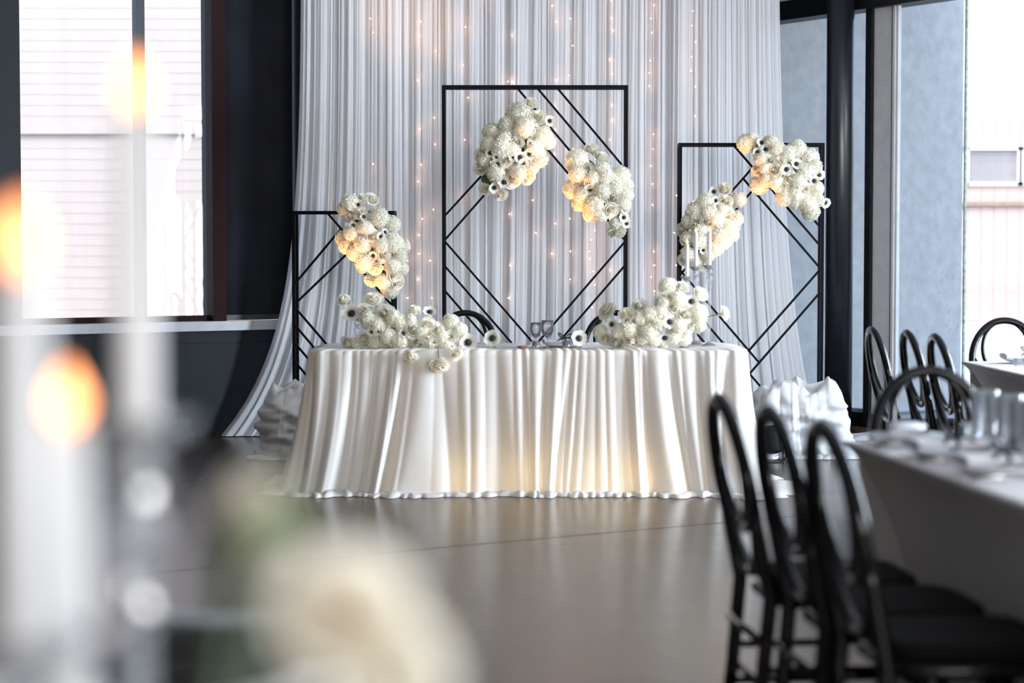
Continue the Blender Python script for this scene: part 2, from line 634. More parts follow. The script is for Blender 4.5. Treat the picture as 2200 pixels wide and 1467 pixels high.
# glazed wall
tE = LB - T_PW
mb = MB()
frame_box(mb, on_win(-T_PW), on_win(tE), 3.14, CEIL, 0, .2, NW)
tag(mb.build('wall_right', M['frameblack']), kind='structure')
mb = MB()
frame_box(mb, on_win(-T_PW), on_win(tE), 3.0, 3.14, -.06, .12, NW)
frame_box(mb, on_win(-T_PW), on_win(tE), 3.17, 3.28, -.03, -.001, NW)
tag(mb.build('trim_2', M['frameblack']), kind='structure')
mb = MB(); frame_box(mb, on_win(-T_PW), on_win(tE), 3.145, 3.165, -.045, -.001, NW)
tag(mb.build('trim_3', M['greyjamb']), kind='structure')
# first light: pane from the corner to the black mullion
m0, m1 = win_t(1862), win_t(1874)
g0, g1 = win_t(1924), win_t(2066)
w2 = empty('window_2', on_win(m0)); tag(w2, kind='structure')


def wpart(name, mat, t0, t1, z0, z1, o0, o1, parent):
    mb = MB(); frame_box(mb, on_win(t0), on_win(t1), z0, z1, o0, o1, NW)
    o = mb.build(name, mat); o.parent = parent; o.location = -parent.location
    return o


wpart('pane', M['pane'], -T_PW, m0, .13, 3.0, .03, .036, w2)
wpart('mullion', M['frameblack'], m0, m1, .03, 3.0, -.03, .09, w2)
wpart('bottom_rail', M['frameblack'], -T_PW, m0, .03, .13, 0, .08, w2)
wpart('sill_strip', M['greyjamb'], -T_PW, m0, .13, .155, .04, .1, w2)
d1 = empty('door_1', on_win(m1)); tag(d1, kind='structure')
wpart('jamb_panel', M['greyjamb'], m1, win_t(1911), .0, 3.0, .0, .05, d1)
wpart('edge_profile', M['alu'], win_t(1915), win_t(1920), .0, 3.0, -.01, .04, d1)
wpart('seal', M['frameblack'], win_t(1911), win_t(1915), .0, 3.0, .0, .04, d1)
wpart('seal', M['greyjamb'], win_t(1920), win_t(1925), .0, 3.0, .0, .03, d1)
wpart('bottom_rail', M['frameblack'], m1, g0, .0, .13, -.005, .06, d1)
wpart('glass_leaf', M['pane'], g0, g1, .02, 3.0, .01, .022, d1)
wpart('glass_edge', M['paneedge'], g1, g1 + .012, .02, 3.0, .008, .024, d1)
# dried paint smears on the glass leaf
random.seed(4)
mb = MB()
for k in range(46):
    if k < 30:
        px = 2000 + random.random() ** .5 * 64; py = 580 + random.random() * 150
    else:
        px = random.choice((2012, 1940, 2058)) + random.uniform(-8, 8); py = random.uniform(440, 720)
    t = win_t(px); base = on_win(t, 0, .008)
    z = at(px, py, base.y).z
    L_ = random.uniform(.01, .05)
    e = on_win(t + random.uniform(-.02, .02), z + L_, .008); s_ = Vector((base.x, base.y, z))
    mb.bar(s_, e, random.uniform(.0015, .004), .001, up=NW)
o = mb.build('paint_smear', M['paint_spot']); o.parent = d1; o.location = -d1.location
mb = MB(); frame_box(mb, on_win(-T_PW), on_win(tE), 0, .03, -.05, .12, NW)
tag(mb.build('trim_4', M['threshold']), kind='structure')
# further lights of the glazed wall, running on past the open door
for k in range(9):
    t0 = 2.4 + k * 1.75
    if t0 + 1.75 > tE: break
    w = empty('window_%d' % (k + 3), on_win(t0)); tag(w, kind='structure')
    wpart('mullion', M['frameblack'], t0, t0 + .06, .03, 3.0, -.02, .07, w)
    wpart('pane', M['pane'], t0 + .06, t0 + 1.75, .1, 3.0, .03, .036, w)
    wpart('bottom_rail', M['frameblack'], t0 + .06, t0 + 1.75, .03, .1, 0, .07, w)
# wall behind the camera, with wide windows; wall opposite the glazing
mb = MB()
Q = CORNER + B * LB
frame_box(mb, Q, Q + A * LA, 0, .5, 0, .2, B)
frame_box(mb, Q, Q + A * LA, 3.4, CEIL, 0, .2, B)
for k in range(6):
    frame_box(mb, Q + A * (k * LA / 5 - .2), Q + A * (k * LA / 5 + .2), .5, 3.4, 0, .2, B)
tag(mb.build('wall_rear', M['backwall']), kind='structure')
mb = MB()
Q = CORNER + A * LA
frame_box(mb, Q, Q + B * LB, 0, CEIL, 0, .2, A)
tag(mb.build('wall_far_side', M['backwall']), kind='structure')

# ground and houses outdoors
mb = MB()
mb.v = [(-70, -70, -.16), (90, -70, -.16), (90, 120, -.16), (-70, 120, -.16)]; mb.f = [(0, 1, 2, 3)]
tag(mb.build('ground', M['ground']), kind='structure')

hs = empty('house', (9.5, 30, 0)); tag(hs, 'pale house with pinkish board siding and a louvred window, seen through the open doorway', 'house')
z_lo, z_sh, z_w0, z_w1, z_top = .24, 1.96, 2.27, 2.84, 3.29
mb = MB(); mb.box((0, .2, 3.0), (8.2, .3, 6.3)); mb.build('wall', M['whiteside'], hs)
mb = MB(); mb.box((0, .0, .02), (8.2, .12, .42)); mb.build('plinth', M['whiteside'], hs)
bm1 = MB(); bm1.box((0, 0, 0), (.191, .05, z_sh - z_lo)); bme1 = bm1.mesh('board', M['pinkside'])
bm2 = MB(); bm2.box((0, 0, 0), (.191, .05, z_w0 - z_sh - .06)); bme2 = bm2.mesh('board', M['pinkside'])
bm3 = MB(); bm3.box((0, 0, 0), (.191, .05, z_top - z_w1)); bme3 = bm3.mesh('board', M['pinkside'])
for k in range(41):
    x = -3.95 + k * .195
    link('board', bme1, hs, (x, .0, (z_lo + z_sh) / 2))
    link('board', bme2, hs, (x, .0, (z_sh + .06 + z_w0) / 2))
    link('board', bme3, hs, (x, .0, (z_w1 + z_top) / 2))
mb = MB(); mb.box((0, -.02, z_sh + .03), (8.2, .14, .05)); mb.build('shadow_line', M['roof_and_shadow'], hs)  # brown strip stands in for a shadow line on the siding
for k in range(8):
    x0 = -2.68 + k * .81 - .03
    wf = MB()
    for (cx, cz, sx, sz) in ((x0, 2.555, .06, .57), (x0 + .78, 2.555, .06, .57), (x0 + .39, 2.29, .78, .05), (x0 + .39, 2.82, .78, .05)):
        wf.box((cx, -.03, cz), (sx, .08, sz))
    wo = wf.build('window_frame', M['whiteside'], hs)
    sl = MB(); sl.box((0, 0, 0), (.72, .012, .034), Matrix.Rotation(.5, 3, 'X')); sme = sl.mesh('louvre', M['ledge'])
    for i in range(11):
        link('louvre', sme, wo, (x0 + .39, -.01, 2.335 + i * .046))
rf = MB()
rf.bar((-2.5, -.35, 6.6), (1.6, -.35, 2.9), .22, 1.0)
rf.build('roof_edge', M['roof_and_shadow'], hs)

hc = empty('clapboard_house', (-4.5, 22, 0)); tag(hc, 'sunlit pale clapboard house outside the window with dark mullions', 'house')
mb = MB(); mb.box((0, .25, 2.9), (9, .3, 6.2)); mb.build('wall', M['clap'], hc)
pm = MB(); pm.box((0, 0, 0), (9, .014, .122), Matrix.Rotation(-.03, 3, 'X')); pme = pm.mesh('clapboard', M['clap'])
for k in range(50):
    link('clapboard', pme, hc, (0, .085, .0 + k * .118))
mb = MB(); mb.box((0, .06, 2.62), (9, .06, .09)); mb.build('belt_course', M['clap'], hc)

# column in front of the glazing
pc = Vector((2.34, 14.33, 0))
cl = empty('round_column', pc); tag(cl, 'round glossy black steel column standing before the glazed wall', 'column')
mb = MB(); mb.lathe([(.098, .012), (.098, CEIL)], 40); mb.build('shaft', M['colblack'], cl, True)
mb = MB(); mb.lathe([(.13, 0), (.13, .012)], 32); mb.build('base_plate', M['colblack'], cl)

# ------------------------------------------------------------------ curtains with fairy lights
YC = 14.0
SC = F_PX / YC


def pleat_fn(seed, n, width):
    rnd = random.Random(seed)
    ws = [rnd.uniform(.55, 1.0) if rnd.random() < .6 else rnd.uniform(1.0, 2.2) for _ in range(n)]
    tot = sum(ws)
    cuts = [0]
    for w in ws: cuts.append(cuts[-1] + w / tot)
    amps = [rnd.uniform(.35, 1.0) for _ in range(n)]

    def f(u):
        u = min(max(u, 0), .99999)
        lo, hi = 0, n
        while hi - lo > 1:
            m = (lo + hi) // 2
            if cuts[m] <= u: lo = m
            else: hi = m
        tau = (u - cuts[lo]) / (cuts[lo + 1] - cuts[lo])
        return amps[lo] * math.sin(PI * tau) ** .8
    return f


def curtain(name, xt0, xt1, Y, seed, mat, flare, npl, amp, z1=3.655, parent=None, cols=300, rows=30, z0=.006):
    f1 = pleat_fn(seed, npl, 1); f2 = pleat_fn(seed + 7, int(npl * 2.7), 1); f3 = pleat_fn(seed + 13, max(3, npl // 4), 1)
    mb = MB()
    grid = []
    for i in range(rows + 1):
        v = i / rows
        z = z1 + (z0 - z1) * v
        row = []
        for j in range(cols + 1):
            u = j / cols
            x = xt0 + (xt1 - xt0) * u
            dx, dy = flare(u, z)
            wob = .02 * math.sin(3.1 * v + u * 17 + seed) * .12
            uu = u + wob * v
            dep = amp * f1(uu) * (.6 + .5 * v) + amp * .32 * f2(uu + .01 * v) * (1 - .3 * v) + amp * 1.3 * f3(uu)
            side = .012 * math.cos(2 * PI * u * npl * .9 + seed) * (.4 + v)
            row.append((x + dx + side, Y - dep + dy, z))
        grid.append(row)
    mb.quadgrid(grid)
    return mb.build(name, mat, parent, True)


def xC(px, Y=YC): return (px - 1100) / F_PX * Y


def fl_left(u, z):
    k = max(0, 1 - u) ** 1.35
    return -(172 / SC) * math.exp(-z / .66) * k, -.10 * math.exp(-z / .5) * k


def fl_right(u, z):
    k = u ** 1.6
    return (92 / SC) * math.exp(-z / 1.1) * k, -.05 * math.exp(-z / .6) * k


def fl_none(u, z): return .03 * math.sin(u * 9) * math.exp(-z / .8), 0


c1 = curtain('sheer_curtain', xC(653, 13.985), xC(862), 13.985, 3, M['sheer'], fl_left, 14, .034, cols=260)
tag(c1, 'sheer white curtain panel sweeping out along the floor toward the dark panelled wall', 'curtain', 'sheer backdrop curtains')
c2 = curtain('sheer_curtain', xC(846), xC(1462), YC + .06, 11, M['sheer'], fl_none, 40, .029, cols=640)
tag(c2, 'wide sheer white curtain panel hanging straight behind the tallest black frame', 'curtain', 'sheer backdrop curtains')
c3 = curtain('sheer_curtain', xC(1444, 13.985), xC(1664, 13.985), 13.985, 23, M['sheer'], fl_right, 15, .029, cols=280)
tag(c3, 'sheer white curtain panel ending beside the black column', 'curtain', 'sheer backdrop curtains')
# the panel's train lying on the floor beside the column
mb = MB(); grid = []
random.seed(8)
for i in range(15):
    v = i / 14; row = []
    for j in range(41):
        u = j / 40
        x = 1.92 + .72 * u
        y = 13.52 + .30 * v + .02 * math.sin(u * 9)
        edge = min(1, 6 * min(u, 1 - u, v, 1 - v))
        z = .006 + edge * (.022 * abs(math.sin(v * 11 + 2.5 * math.sin(u * 5))) + .014 * mnoise.noise(Vector((u * 7, v * 4, 3))) + .012)
        row.append((x, y, max(z, .005)))
    grid.append(row)
mb.quadgrid(grid); mb.build('train', M['cool_satin'], c3, True)
c4 = curtain('curtain_liner', xC(672, 14.22), xC(1650, 14.22), 14.24, 31, M['liner'], fl_none, 52, .030, cols=520, rows=14)
tag(c4, 'cream voile liner hanging behind the sheer curtains and fairy lights', 'curtain')

st = empty('backdrop_stand', (0, 14.16, 0)); tag(st, 'pipe and drape stand carrying the sheer white curtains', 'stand')
mb = MB(); mb.tube([(xC(640), -.16, 3.66), (xC(1675), -.16, 3.66)], .018, 10); mb.tube([(xC(660), .06, 3.66), (xC(1660), .06, 3.66)], .018, 10); mb.build('crossbar', M['alu'], st, True)
for px in (880, 1620):
    mb = MB(); mb.tube([(xC(px), .12, .012), (xC(px), .12, 3.69)], .02, 10); mb.build('upright', M['alu'], st, True)
    mb = MB(); mb.box((xC(px), .19, .006), (.34, .16, .012)); mb.build('base_plate', M['blackmetal'], st)
    mb = MB(); mb.box((xC(px), -.02, 3.685), (.05, .30, .02)); mb.build('bracket', M['alu'], st)

# fairy-light strings
random.seed(21)
bulb_mb = MB(); bulb_mb.ball((0, 0, 0), .0036, 8, 6); bulb_me = bulb_mb.mesh('bulb', M['bulb'], True)
strings = {
    800: [40, 70, 352, 420],
    872: [520, 560, 640, 690],
    904: [46, 80, 172, 277, 354, 390, 470, 505, 545, 600],
    930: [110, 253, 310, 450, 560, 640],
    1000: [58, 140, 210, 300, 420],
    1096: [76, 175, 176, 250, 330, 460, 570, 640],
    1148: [250, 330, 430, 500],
    1190: [12, 46, 172, 227, 278, 330, 480, 545],
    1226: [40, 98, 162, 230, 320, 390, 470, 540, 600],
    1272: [495, 515, 540, 556, 583, 612, 660],
    1314: [2, 38, 65, 128, 158, 225, 258, 300, 470, 580],
    1400: [12, 40, 70, 130, 157, 185, 288, 320, 356, 395, 440, 540, 570, 595, 625],
    1448: [420, 500, 570, 600],
    1490: [24, 55, 90, 122, 152, 186, 250, 433, 517],
}
for px, ys in strings.items():
    Y = 13.985 if 862 < px < 1440 else 13.885
    top = Vector((xC(px, Y), Y, 3.64))
    fl = empty('fairy_light_string', (xC(px, Y), Y, 0))
    tag(fl, 'string of tiny warm fairy lights hanging down among the sheer curtain folds', 'string lights', 'fairy light strings')
    pts = [Vector((0, 0, 3.64))]
    for y in ys:
        p = at(px + random.uniform(-6, 6), y, Y)
        pts.append(p - fl.location)
        b = link('bulb', bulb_me, fl, p - fl.location)
    pts.append(Vector((0, 0, max(.05, pts[-1].z - .3))))
    w = MB(); w.tube(pts, .0005, 4); w.build('wire', M['wire'], fl)

# ------------------------------------------------------------------ black geometric frames
def bar_frame(name, label, x0, x1, ytop, Y, diags, yaw=0.0, depth=.10, th=.021, dth=.0135):
    """an upright box frame of square tube: a front and a rear rectangle, joined at the corners, with diagonal rods"""
    X0, X1 = xC(x0, Y) + th / 2, xC(x1, Y) - th / 2
    zt = at((x0 + x1) / 2, ytop, Y).z - th / 2
    cx = (X0 + X1) / 2
    f = empty(name, (cx, Y, 0), yaw)
    tag(f, label, 'frame', 'black geometric backdrop frames')
    h = (X1 - X0) / 2 / math.cos(yaw)
    for y, nm in ((0, 'front'), (depth, 'rear')):
        for s in (-1, 1):
            m = MB(); m.box((s * h, y, (zt + th / 2) / 2), (th, th, zt + th / 2)); m.build('post', M['blackmetal'], f)
        m = MB(); m.box((0, y, zt), (2 * h - th, th, th)); m.build('top_rail', M['blackmetal'], f)
        m = MB(); m.box((0, y, th / 2), (2 * h - th, th, th)); m.build('bottom_rail', M['blackmetal'], f)
    for s in (-1, 1):
        for z in (zt, th / 2):
            m = MB(); m.box((s * h, depth / 2, z), (th, depth - th, th)); m.build('spacer', M['blackmetal'], f)

    def loc(p):
        w = at(p[0], p[1], Y)
        return Vector(((w.x - cx) / math.cos(yaw), 0, w.z))
    for (a, b) in diags:
        m = MB(); m.bar(loc(a), loc(b), dth, dth); m.build('diagonal', M['blackmetal'], f)
    return f


YF = 12.8
bar_frame('backdrop_frame', 'tallest black metal rectangle frame with diagonal bars and two flower clusters', 950, 1348, 183, YF, [
    ((1112, 190), (1232, 330 + 3)), ((1232, 333), (1341, 461)), ((1155, 190), (1341, 410)), ((1198, 190), (1341, 360)),
    ((1133, 270), (1341, 514)),
    ((957, 462), (1133, 270)), ((957, 514), (1152, 292)),
    ((957, 520), (1150, 742)), ((957, 573), (1149, 794)), ((957, 626), (1126, 821)),
    ((1341, 521), (1150, 742)), ((1341, 572), (1126, 821)),
])
bar_frame('backdrop_frame', 'mid-height black metal frame with diagonal bars beside the black column', 1457, 1769, 307, YF, [
    ((1577, 313), (1761, 527)), ((1613, 313), (1761, 487)), ((1616, 361), (1463, 535)), ((1597, 384), (1761, 575)),
    ((1616, 410), (1463, 588)), ((1761, 580), (1608, 754)), ((1761, 629), (1591, 825)),
    ((1463, 583), (1630, 778)), ((1463, 632), (1750, 965)), ((1463, 678), (1591, 825)),
])
bar_frame('backdrop_frame', 'shortest black metal frame with diagonal bars near the dark panelled wall', 627, 848, 453, YF - .05, [
    ((702, 456), (842, 617)), ((732, 492), (634, 608)), ((746, 545), (634, 652)), ((746, 545), (842, 655)),
    ((634, 662), (740, 784)), ((634, 700), (723, 804)), ((634, 739), (707, 824)), ((634, 779), (690, 844)),
    ((842, 662), (690, 844)),
], yaw=math.radians(-5))

# ------------------------------------------------------------------ draped cloths
def rrect(w, d, rad, n):
    """points and outward normals round a rounded rectangle, by arc length; starts at the middle of the back"""
    w2, d2 = w / 2 - rad, d / 2 - rad
    segs = []
    # back-middle -> right -> front -> left -> back-middle (clockwise seen from above is irrelevant)
    pts = []
    def arc(cx, cy, a0, a1, k):
        for i in range(k):
            a = a0 + (a1 - a0) * i / k
            pts.append((cx + rad * math.cos(a), cy + rad * math.sin(a)))
    def line(x0, y0, x1, y1, k):
        for i in range(k):
            pts.append((x0 + (x1 - x0) * i / k, y0 + (y1 - y0) * i / k))
    line(0, d / 2, w2, d / 2, 60); arc(w2, d2, PI / 2, 0, 16); line(w / 2, d2, w / 2, -d2, 60); arc(w2, -d2, 0, -PI / 2, 16)
    line(w2, -d / 2, -w2, -d / 2, 120); arc(-w2, -d2, -PI / 2, -PI, 16); line(-w / 2, -d2, -w / 2, d2, 60); arc(-w2, d2, PI, PI / 2, 16)
    line(-w2, d / 2, 0, d / 2, 60)
    L = [0]
    P = pts + [pts[0]]
    for i in range(len(pts)):
        L.append(L[-1] + math.dist(P[i], P[i + 1]))
    tot = L[-1]
    out = []
    j = 0
    for k in range(n):
        s = tot * k / n
        while L[j + 1] < s: j += 1
        f = (s - L[j]) / max(1e-9, L[j + 1] - L[j])
        a, b = P[j], P[j + 1]
        out.append((a[0] + (b[0] - a[0]) * f, a[1] + (b[1] - a[1]) * f))
    res = []
    for k in range(n):
        a, b = out[k - 1], out[(k + 1) % n]
        tx, ty = b[0] - a[0], b[1] - a[1]
        l = math.hypot(tx, ty)
        res.append((out[k][0], out[k][1], -ty / l, tx / l))
    return res


def drape(w, d, h, seed, nf, amp, flare, pool, mat, name, n=520, rows=22, rad=.05, crumple=0., topz=None, topfold=.10, bulge=.0, hem=.02, power=1.0, gather=0., pinch=.0, fpow=1.8):
    ring = rrect(w, d, rad, n)
    f1 = pleat_fn(seed, nf, 1); f2 = pleat_fn(seed + 3, int(nf * 2.4), 1); f3 = pleat_fn(seed + 5, max(3, nf // 3), 1)
    mb = MB(); grid = []
    ns = lambda x, y, z: mnoise.noise(Vector((x, y, z)))
    for r in (.0005, .35, .62, .8, .9, .96):
        row = []
        for k, (x, y, nx, ny) in enumerate(ring):
            px, py = x * r, y * r
            z = h + .003 + crumple * (ns(px * 9 + seed, py * 9, 1.3) + .6 * ns(px * 21, py * 21 + seed, 4.)) * (1 if r > .1 else .3) + crumple * .6
            z += gather * f2(k / n) * max(0, r - .6) / .4
            row.append((px, py, max(z, h + .002)))
        grid.append(row)
    for i in range(rows + 1):
        v = i / rows
        row = []
        for k, (x, y, nx, ny) in enumerate(ring):
            u = k / n
            sl = .012 * math.sin(u * 40 + seed) * v + .006 * math.sin(u * 91) * v
            uu = (u + sl) % 1
            fl = flare(x, y, nx, ny)
            a = topfold + (1 - topfold) * v ** power
            dep = amp * (f1(uu) * a + .22 * f2((u + .5 * sl) % 1) * (.3 + .7 * a) * (1 - .35 * v) + .5 * f3(uu) * v * a)
            dep += bulge * math.sin(PI * min(1, v * 1.3)) * (.5 + .5 * ns(x * 3 + seed, y * 3, v * 3))
            if bulge: dep += bulge * (.9 * ns(x * 7 + seed, y * 7 + seed, v * 6.5 + 2) + .5 * ns(x * 15, y * 15 + seed, v * 13)) * min(1, 4 * v)
            z = h * (1 - v)
            if i == 0:
                z = h + .003 - .004 + crumple * .4 * ns(x * 14 + seed, y * 14, 1) + gather * f2(u) * .6
            z = max(z, .004 + .006 * ns(x * 20, y * 20, 2) ** 2)
            off = .006 + fl[0] * v ** 1.6 + dep
            row.append((x + nx * off + fl[1] * v ** fpow, y + ny * off + fl[2] * v ** fpow, z))
        grid.append(row)
    last = grid[-1]
    for m, (po, pz) in enumerate(((.30, .042), (.75, .028), (1.0, .004))):
        row = []
        for k, (x, y, nx, ny) in enumerate(ring):
            u = k / n
            bx, by, bz = last[k]
            e = pool(x, y, nx, ny) * po * (.55 + .75 * f2((u * 1.0 + .013) % 1))
            w_ = hem * ns(x * 11 + seed, y * 11, m * 1.7)
            z = pz * (.4 + .9 * abs(ns(x * 13, y * 13 + seed, m * 2.))) if m < 2 else .003
            row.append((bx + nx * (e + w_ * po), by + ny * (e + w_ * po), max(.003, z)))
        grid.append(row)
    mb.quadgrid(grid, closed=True)
    n0 = 0
    return mb


def plain_table(name, label, w, d, loc, rz=0., h=.757, inset=.18):
    t = empty(name, loc, rz)
    tag(t, label, 'table')
    m = MB(); m.box((0, 0, h - .015), (w - .02, d - .02, .03), bev=.006); m.build('tabletop', M['wood'], t)
    for sx in (-1, 1):
        for sy in (-1, 1):
            m = MB(); m.tube([(sx * (w / 2 - inset), sy * (d / 2 - inset), 0), (sx * (w / 2 - inset), sy * (d / 2 - inset), h - .03)], .016, 8)
            m.build('leg', M['blackmetal'], t, True)
    return t


# sweetheart table
TW, TD, TH = 2.31, .76, .757
TC = Vector((.085, 10.60 + TD / 2, 0))
plain_table('banquet_table', 'folding banquet table hidden under the flower-laden ivory satin cloth', TW - .06, TD - .06, TC)


def fl_head(x, y, nx, ny):
    ex = 0.0; ey = 0.
    if ny < 0:
        ey = -.03
    k = max(0, abs(x) / (TW * .5))
    if x < 0: ex = -.10 * k ** 1.3
    else: ex = .09 * k ** 2.4
    return (.012, ex, ey)


def po_head(x, y, nx, ny):
    p = .085
    if x > TW * .42: p = .17 if y < .1 else .08
    if x < -TW * .42: p = .09
    return p


mb = drape(TW, TD, TH, 5, 38, .078, fl_head, po_head, M['satin'], 'x', n=900, rows=26, rad=.07, topfold=.16, crumple=.004, gather=.014, power=.75)
o = mb.build('tablecloth', M['satin'], None, True, TC)
tag(o, 'ivory satin cloth falling in deep folds to the floor round the sweetheart table', 'tablecloth')

# heaps of draped cloth at the feet of the side frames
def fl_pile_l(x, y, nx, ny): return (.03, -.03 if x < 0 else .0, -.01)
def fl_pile_r(x, y, nx, ny): return (.03, .06 if x > 0 else .0, -.01)
def po_pile(x, y, nx, ny): return .05


mb = drape(.46, .18, .40, 12, 7, .045, fl_pile_l, po_pile, None, 'x', n=260, rows=26, rad=.06, crumple=.07, topfold=.6, bulge=.07)
o = mb.build('draped_cloth', M['satin'], None, True, (-1.275, 12.48, 0)); tag(o, 'crumpled ivory satin cloth heaped at the foot of the shortest frame', 'cloth')
mb = drape(.50, .18, .40, 19, 8, .045, fl_pile_r, po_pile, None, 'x', n=280, rows=26, rad=.06, crumple=.07, topfold=.6, bulge=.06)
o = mb.build('draped_cloth', M['cool_satin'], None, True, (1.80, 12.53, 0)); tag(o, 'crumpled satin cloth heaped at the foot of the frame beside the column', 'cloth')

# guest tables: cloth pushed in below the top where the chairs stand
def guest_table(tab, lab_t, lab_c, w, d, loc, rz, seed, mat):
    plain_table(tab, lab_t, w - .10, d - .10, loc, rz, inset=.30)
    def fl(x, y, nx, ny): return (-.0, 0, 0)
    ring_mb = drape(w, d, .757, seed, 40, .014, lambda x, y, nx, ny: (-.02, -.23 * nx, -.23 * ny), lambda *a: .01, None, 'x', n=460, rows=16, rad=.03, topfold=.05, hem=.004, fpow=.55)
    o = ring_mb.build('tablecloth', mat, None, True, loc)
    o.rotation_euler = (0, 0, rz)
    tag(o, lab_c, 'tablecloth')


UD = Vector((.097, -.995, 0)).normalized()      # along the guest tables, toward the camera side
UP = Vector((UD.y, -UD.x, 0)) * -1
UP = Vector((.995, .097, 0)).normalized()       # across them, toward the glazing
RZG = math.atan2(UP.y, UP.x)
c0 = Vector((.924, 5.60, 0))
gl = 2.6
gc = c0 + UD * (gl / 2) + UP * .40
guest_table('banquet_table', 'long guest table under the grey linen cloth laid with ribbed glasses', 'grey linen cloth on the guest table laid with ribbed glasses', .80, gl, gc, RZG, 41, M['linen'])
c1_ = Vector((2.16, 9.62, 0))
g2 = 2.2
RZ2 = RZG - math.radians(4)
UD2 = Vector((math.sin(RZ2), -math.cos(RZ2), 0)); UP2 = Vector((math.cos(RZ2), math.sin(RZ2), 0))
gc2 = c1_ + UD2 * (g2 / 2) + UP2 * .40
guest_table('banquet_table', 'guest table under grey linen standing before the open doorway', 'grey linen cloth on the guest table before the open doorway', .80, g2, gc2, RZ2, 43, M['linen'])

# ------------------------------------------------------------------ chairs
def make_chair():
    c = empty('oval_back_chair')
    m = MB()
    def plate(z0, z1, g, mb):
        prof = []
        pts = []
        for k in range(32):
            a = 2 * PI * k / 32
            ca, sa = math.cos(a), math.sin(a)
            x = (abs(ca) ** .45) * (1 if ca > 0 else -1) * (.193 + g)
            y = (abs(sa) ** .45) * (1 if sa > 0 else -1) * (.195 + g)
            x *= 1 + .06 * (y / .2)
            pts.append((x, y))
        rows = []
        for s, z in ((.95, z0), (1, z0 + .006), (1, z1 - .01), (.97, z1 - .003), (.8, z1), (.02, z1 + .002)):
            rows.append([(p[0] * s, p[1] * s, z) for p in pts])
        n0 = len(mb.v)
        mb.quadgrid(rows, closed=True)
        mb.f.append(tuple(reversed(range(n0, n0 + 32))))
    plate(.415, .447, 0, m); m.build('seat', M['chair'], c, True)
    m = MB(); plate(.447, .485, -.012, m); m.build('cushion', M['cushion'], c, True)
    back_y = lambda z: -.205 - max(0, z - .44) * .20
    def oval(a, b, zc, t0=0, t1=2 * PI, n=40):
        P = []
        for k in range(n if t1 - t0 > 6.2 else n + 1):
            t = t0 + (t1 - t0) * k / n
            z = zc + b * math.cos(t)
            P.append((a * math.sin(t), back_y(z), z))
        return P
    m = MB(); m.tube(oval(.185, .215, .703), .0180, 10, closed=True); m.build('back_frame', M['chair'], c, True)
    m = MB(); m.tube(oval(.125, .150, .766), .0105, 8, closed=True); m.build('back_loop', M['chair'], c, True)
    P = []
    for k in range(25):
        t = -1 + 2 * k / 24
        z = .590 + .125 * abs(t) ** 2.2
        P.append((.172 * t, back_y(z), z))
    m = MB(); m.tube(P, .010, 8); m.build('back_arc', M['chair'], c, True)
    for s in (-1, 1):
        P = [(s * .165, -.255, 0), (s * .168, -.225, .22), (s * .175, -.205, .44), (s * .183, back_y(.60), .60), (s * .184, back_y(.70), .70)]
        m = MB(); m.tube(P, [.015, .018, .019, .016, .012], 10); m.build('leg', M['chair'], c, True)
        P = [(s * .178, .180, 0), (s * .178, .176, .2), (s * .176, .170, .418)]
        m = MB(); m.tube(P, [.012, .016, .020], 10); m.build('leg', M['chair'], c, True)
        for z in (.17, .265):
            m = MB(); m.tube([(s * .168, -.232, z), (s * .177, .176, z)], .0095, 8); m.build('side_stretcher', M['chair'], c, True)
    for z in (.215, .31):
        m = MB(); m.tube([(-.177, .176, z), (.177, .176, z)], .0095, 8); m.build('front_stretcher', M['chair'], c, True)
    for z in (.13, .225, .345):
        m = MB(); m.tube([(-.168, -.225 + (z - .22) * -.1, z), (.168, -.225 + (z - .22) * -.1, z)], .0095, 8); m.build('rear_stretcher', M['chair'], c, True)
    return c


chair0 = make_chair()
first = [True]


def place_chair(topx, topy, rz, label, group=None):
    """put a chair so that the crown of its back stands over (topx, topy); rz turns its facing from +Y"""
    c = chair0 if first[0] else copy_tree(chair0)
    first[0] = False
    off = Vector((0, -.205 - .478 * .20, 0))
    off.rotate(Matrix.Rotation(rz, 3, 'Z').to_euler())
    c.location = (topx - off.x, topy - off.y, 0)
    c.rotation_euler = (0, 0, rz)
    tag(c, label, 'chair', group or 'black oval-back chairs')
    return c


RC = RZG - PI / 2                                # facing across the guest tables
place_chair(.517, 5.0, RC, 'black oval-back chair in row by table with ribbed glasses, closest to satin-draped table')
place_chair(.590, 4.60, RC, 'middle black oval-back chair of three along the table with ribbed glasses')
place_chair(.650, 4.20, RC, 'black oval-back chair in row by table with ribbed glasses, farthest from satin-draped table')
RC2 = RZ2 - PI / 2
place_chair(1.70, 9.45, RC2, 'black oval-back chair of the row by the doorway table, closest to the column')
place_chair(1.785, 9.04, RC2, 'middle black oval-back chair of the row by the doorway table')
place_chair(1.825, 8.63, RC2, 'black oval-back chair of the row by the doorway table, farthest from the column')
place_chair(1.285, 6.18, RZG + PI + math.radians(4), 'black oval-back chair at the head of the table with ribbed glasses')
place_chair(2.635, 10.70, RZ2 + PI, 'black oval-back chair at the head of the doorway table')
place_chair(xC(1000, 12.05), 12.05, PI, 'black oval-back chair behind satin table, rising beside the flowers with two loose anemones')
place_chair(xC(1322, 12.05), 12.05, PI, 'black oval-back chair behind satin table, hidden by the flowers below the candles')

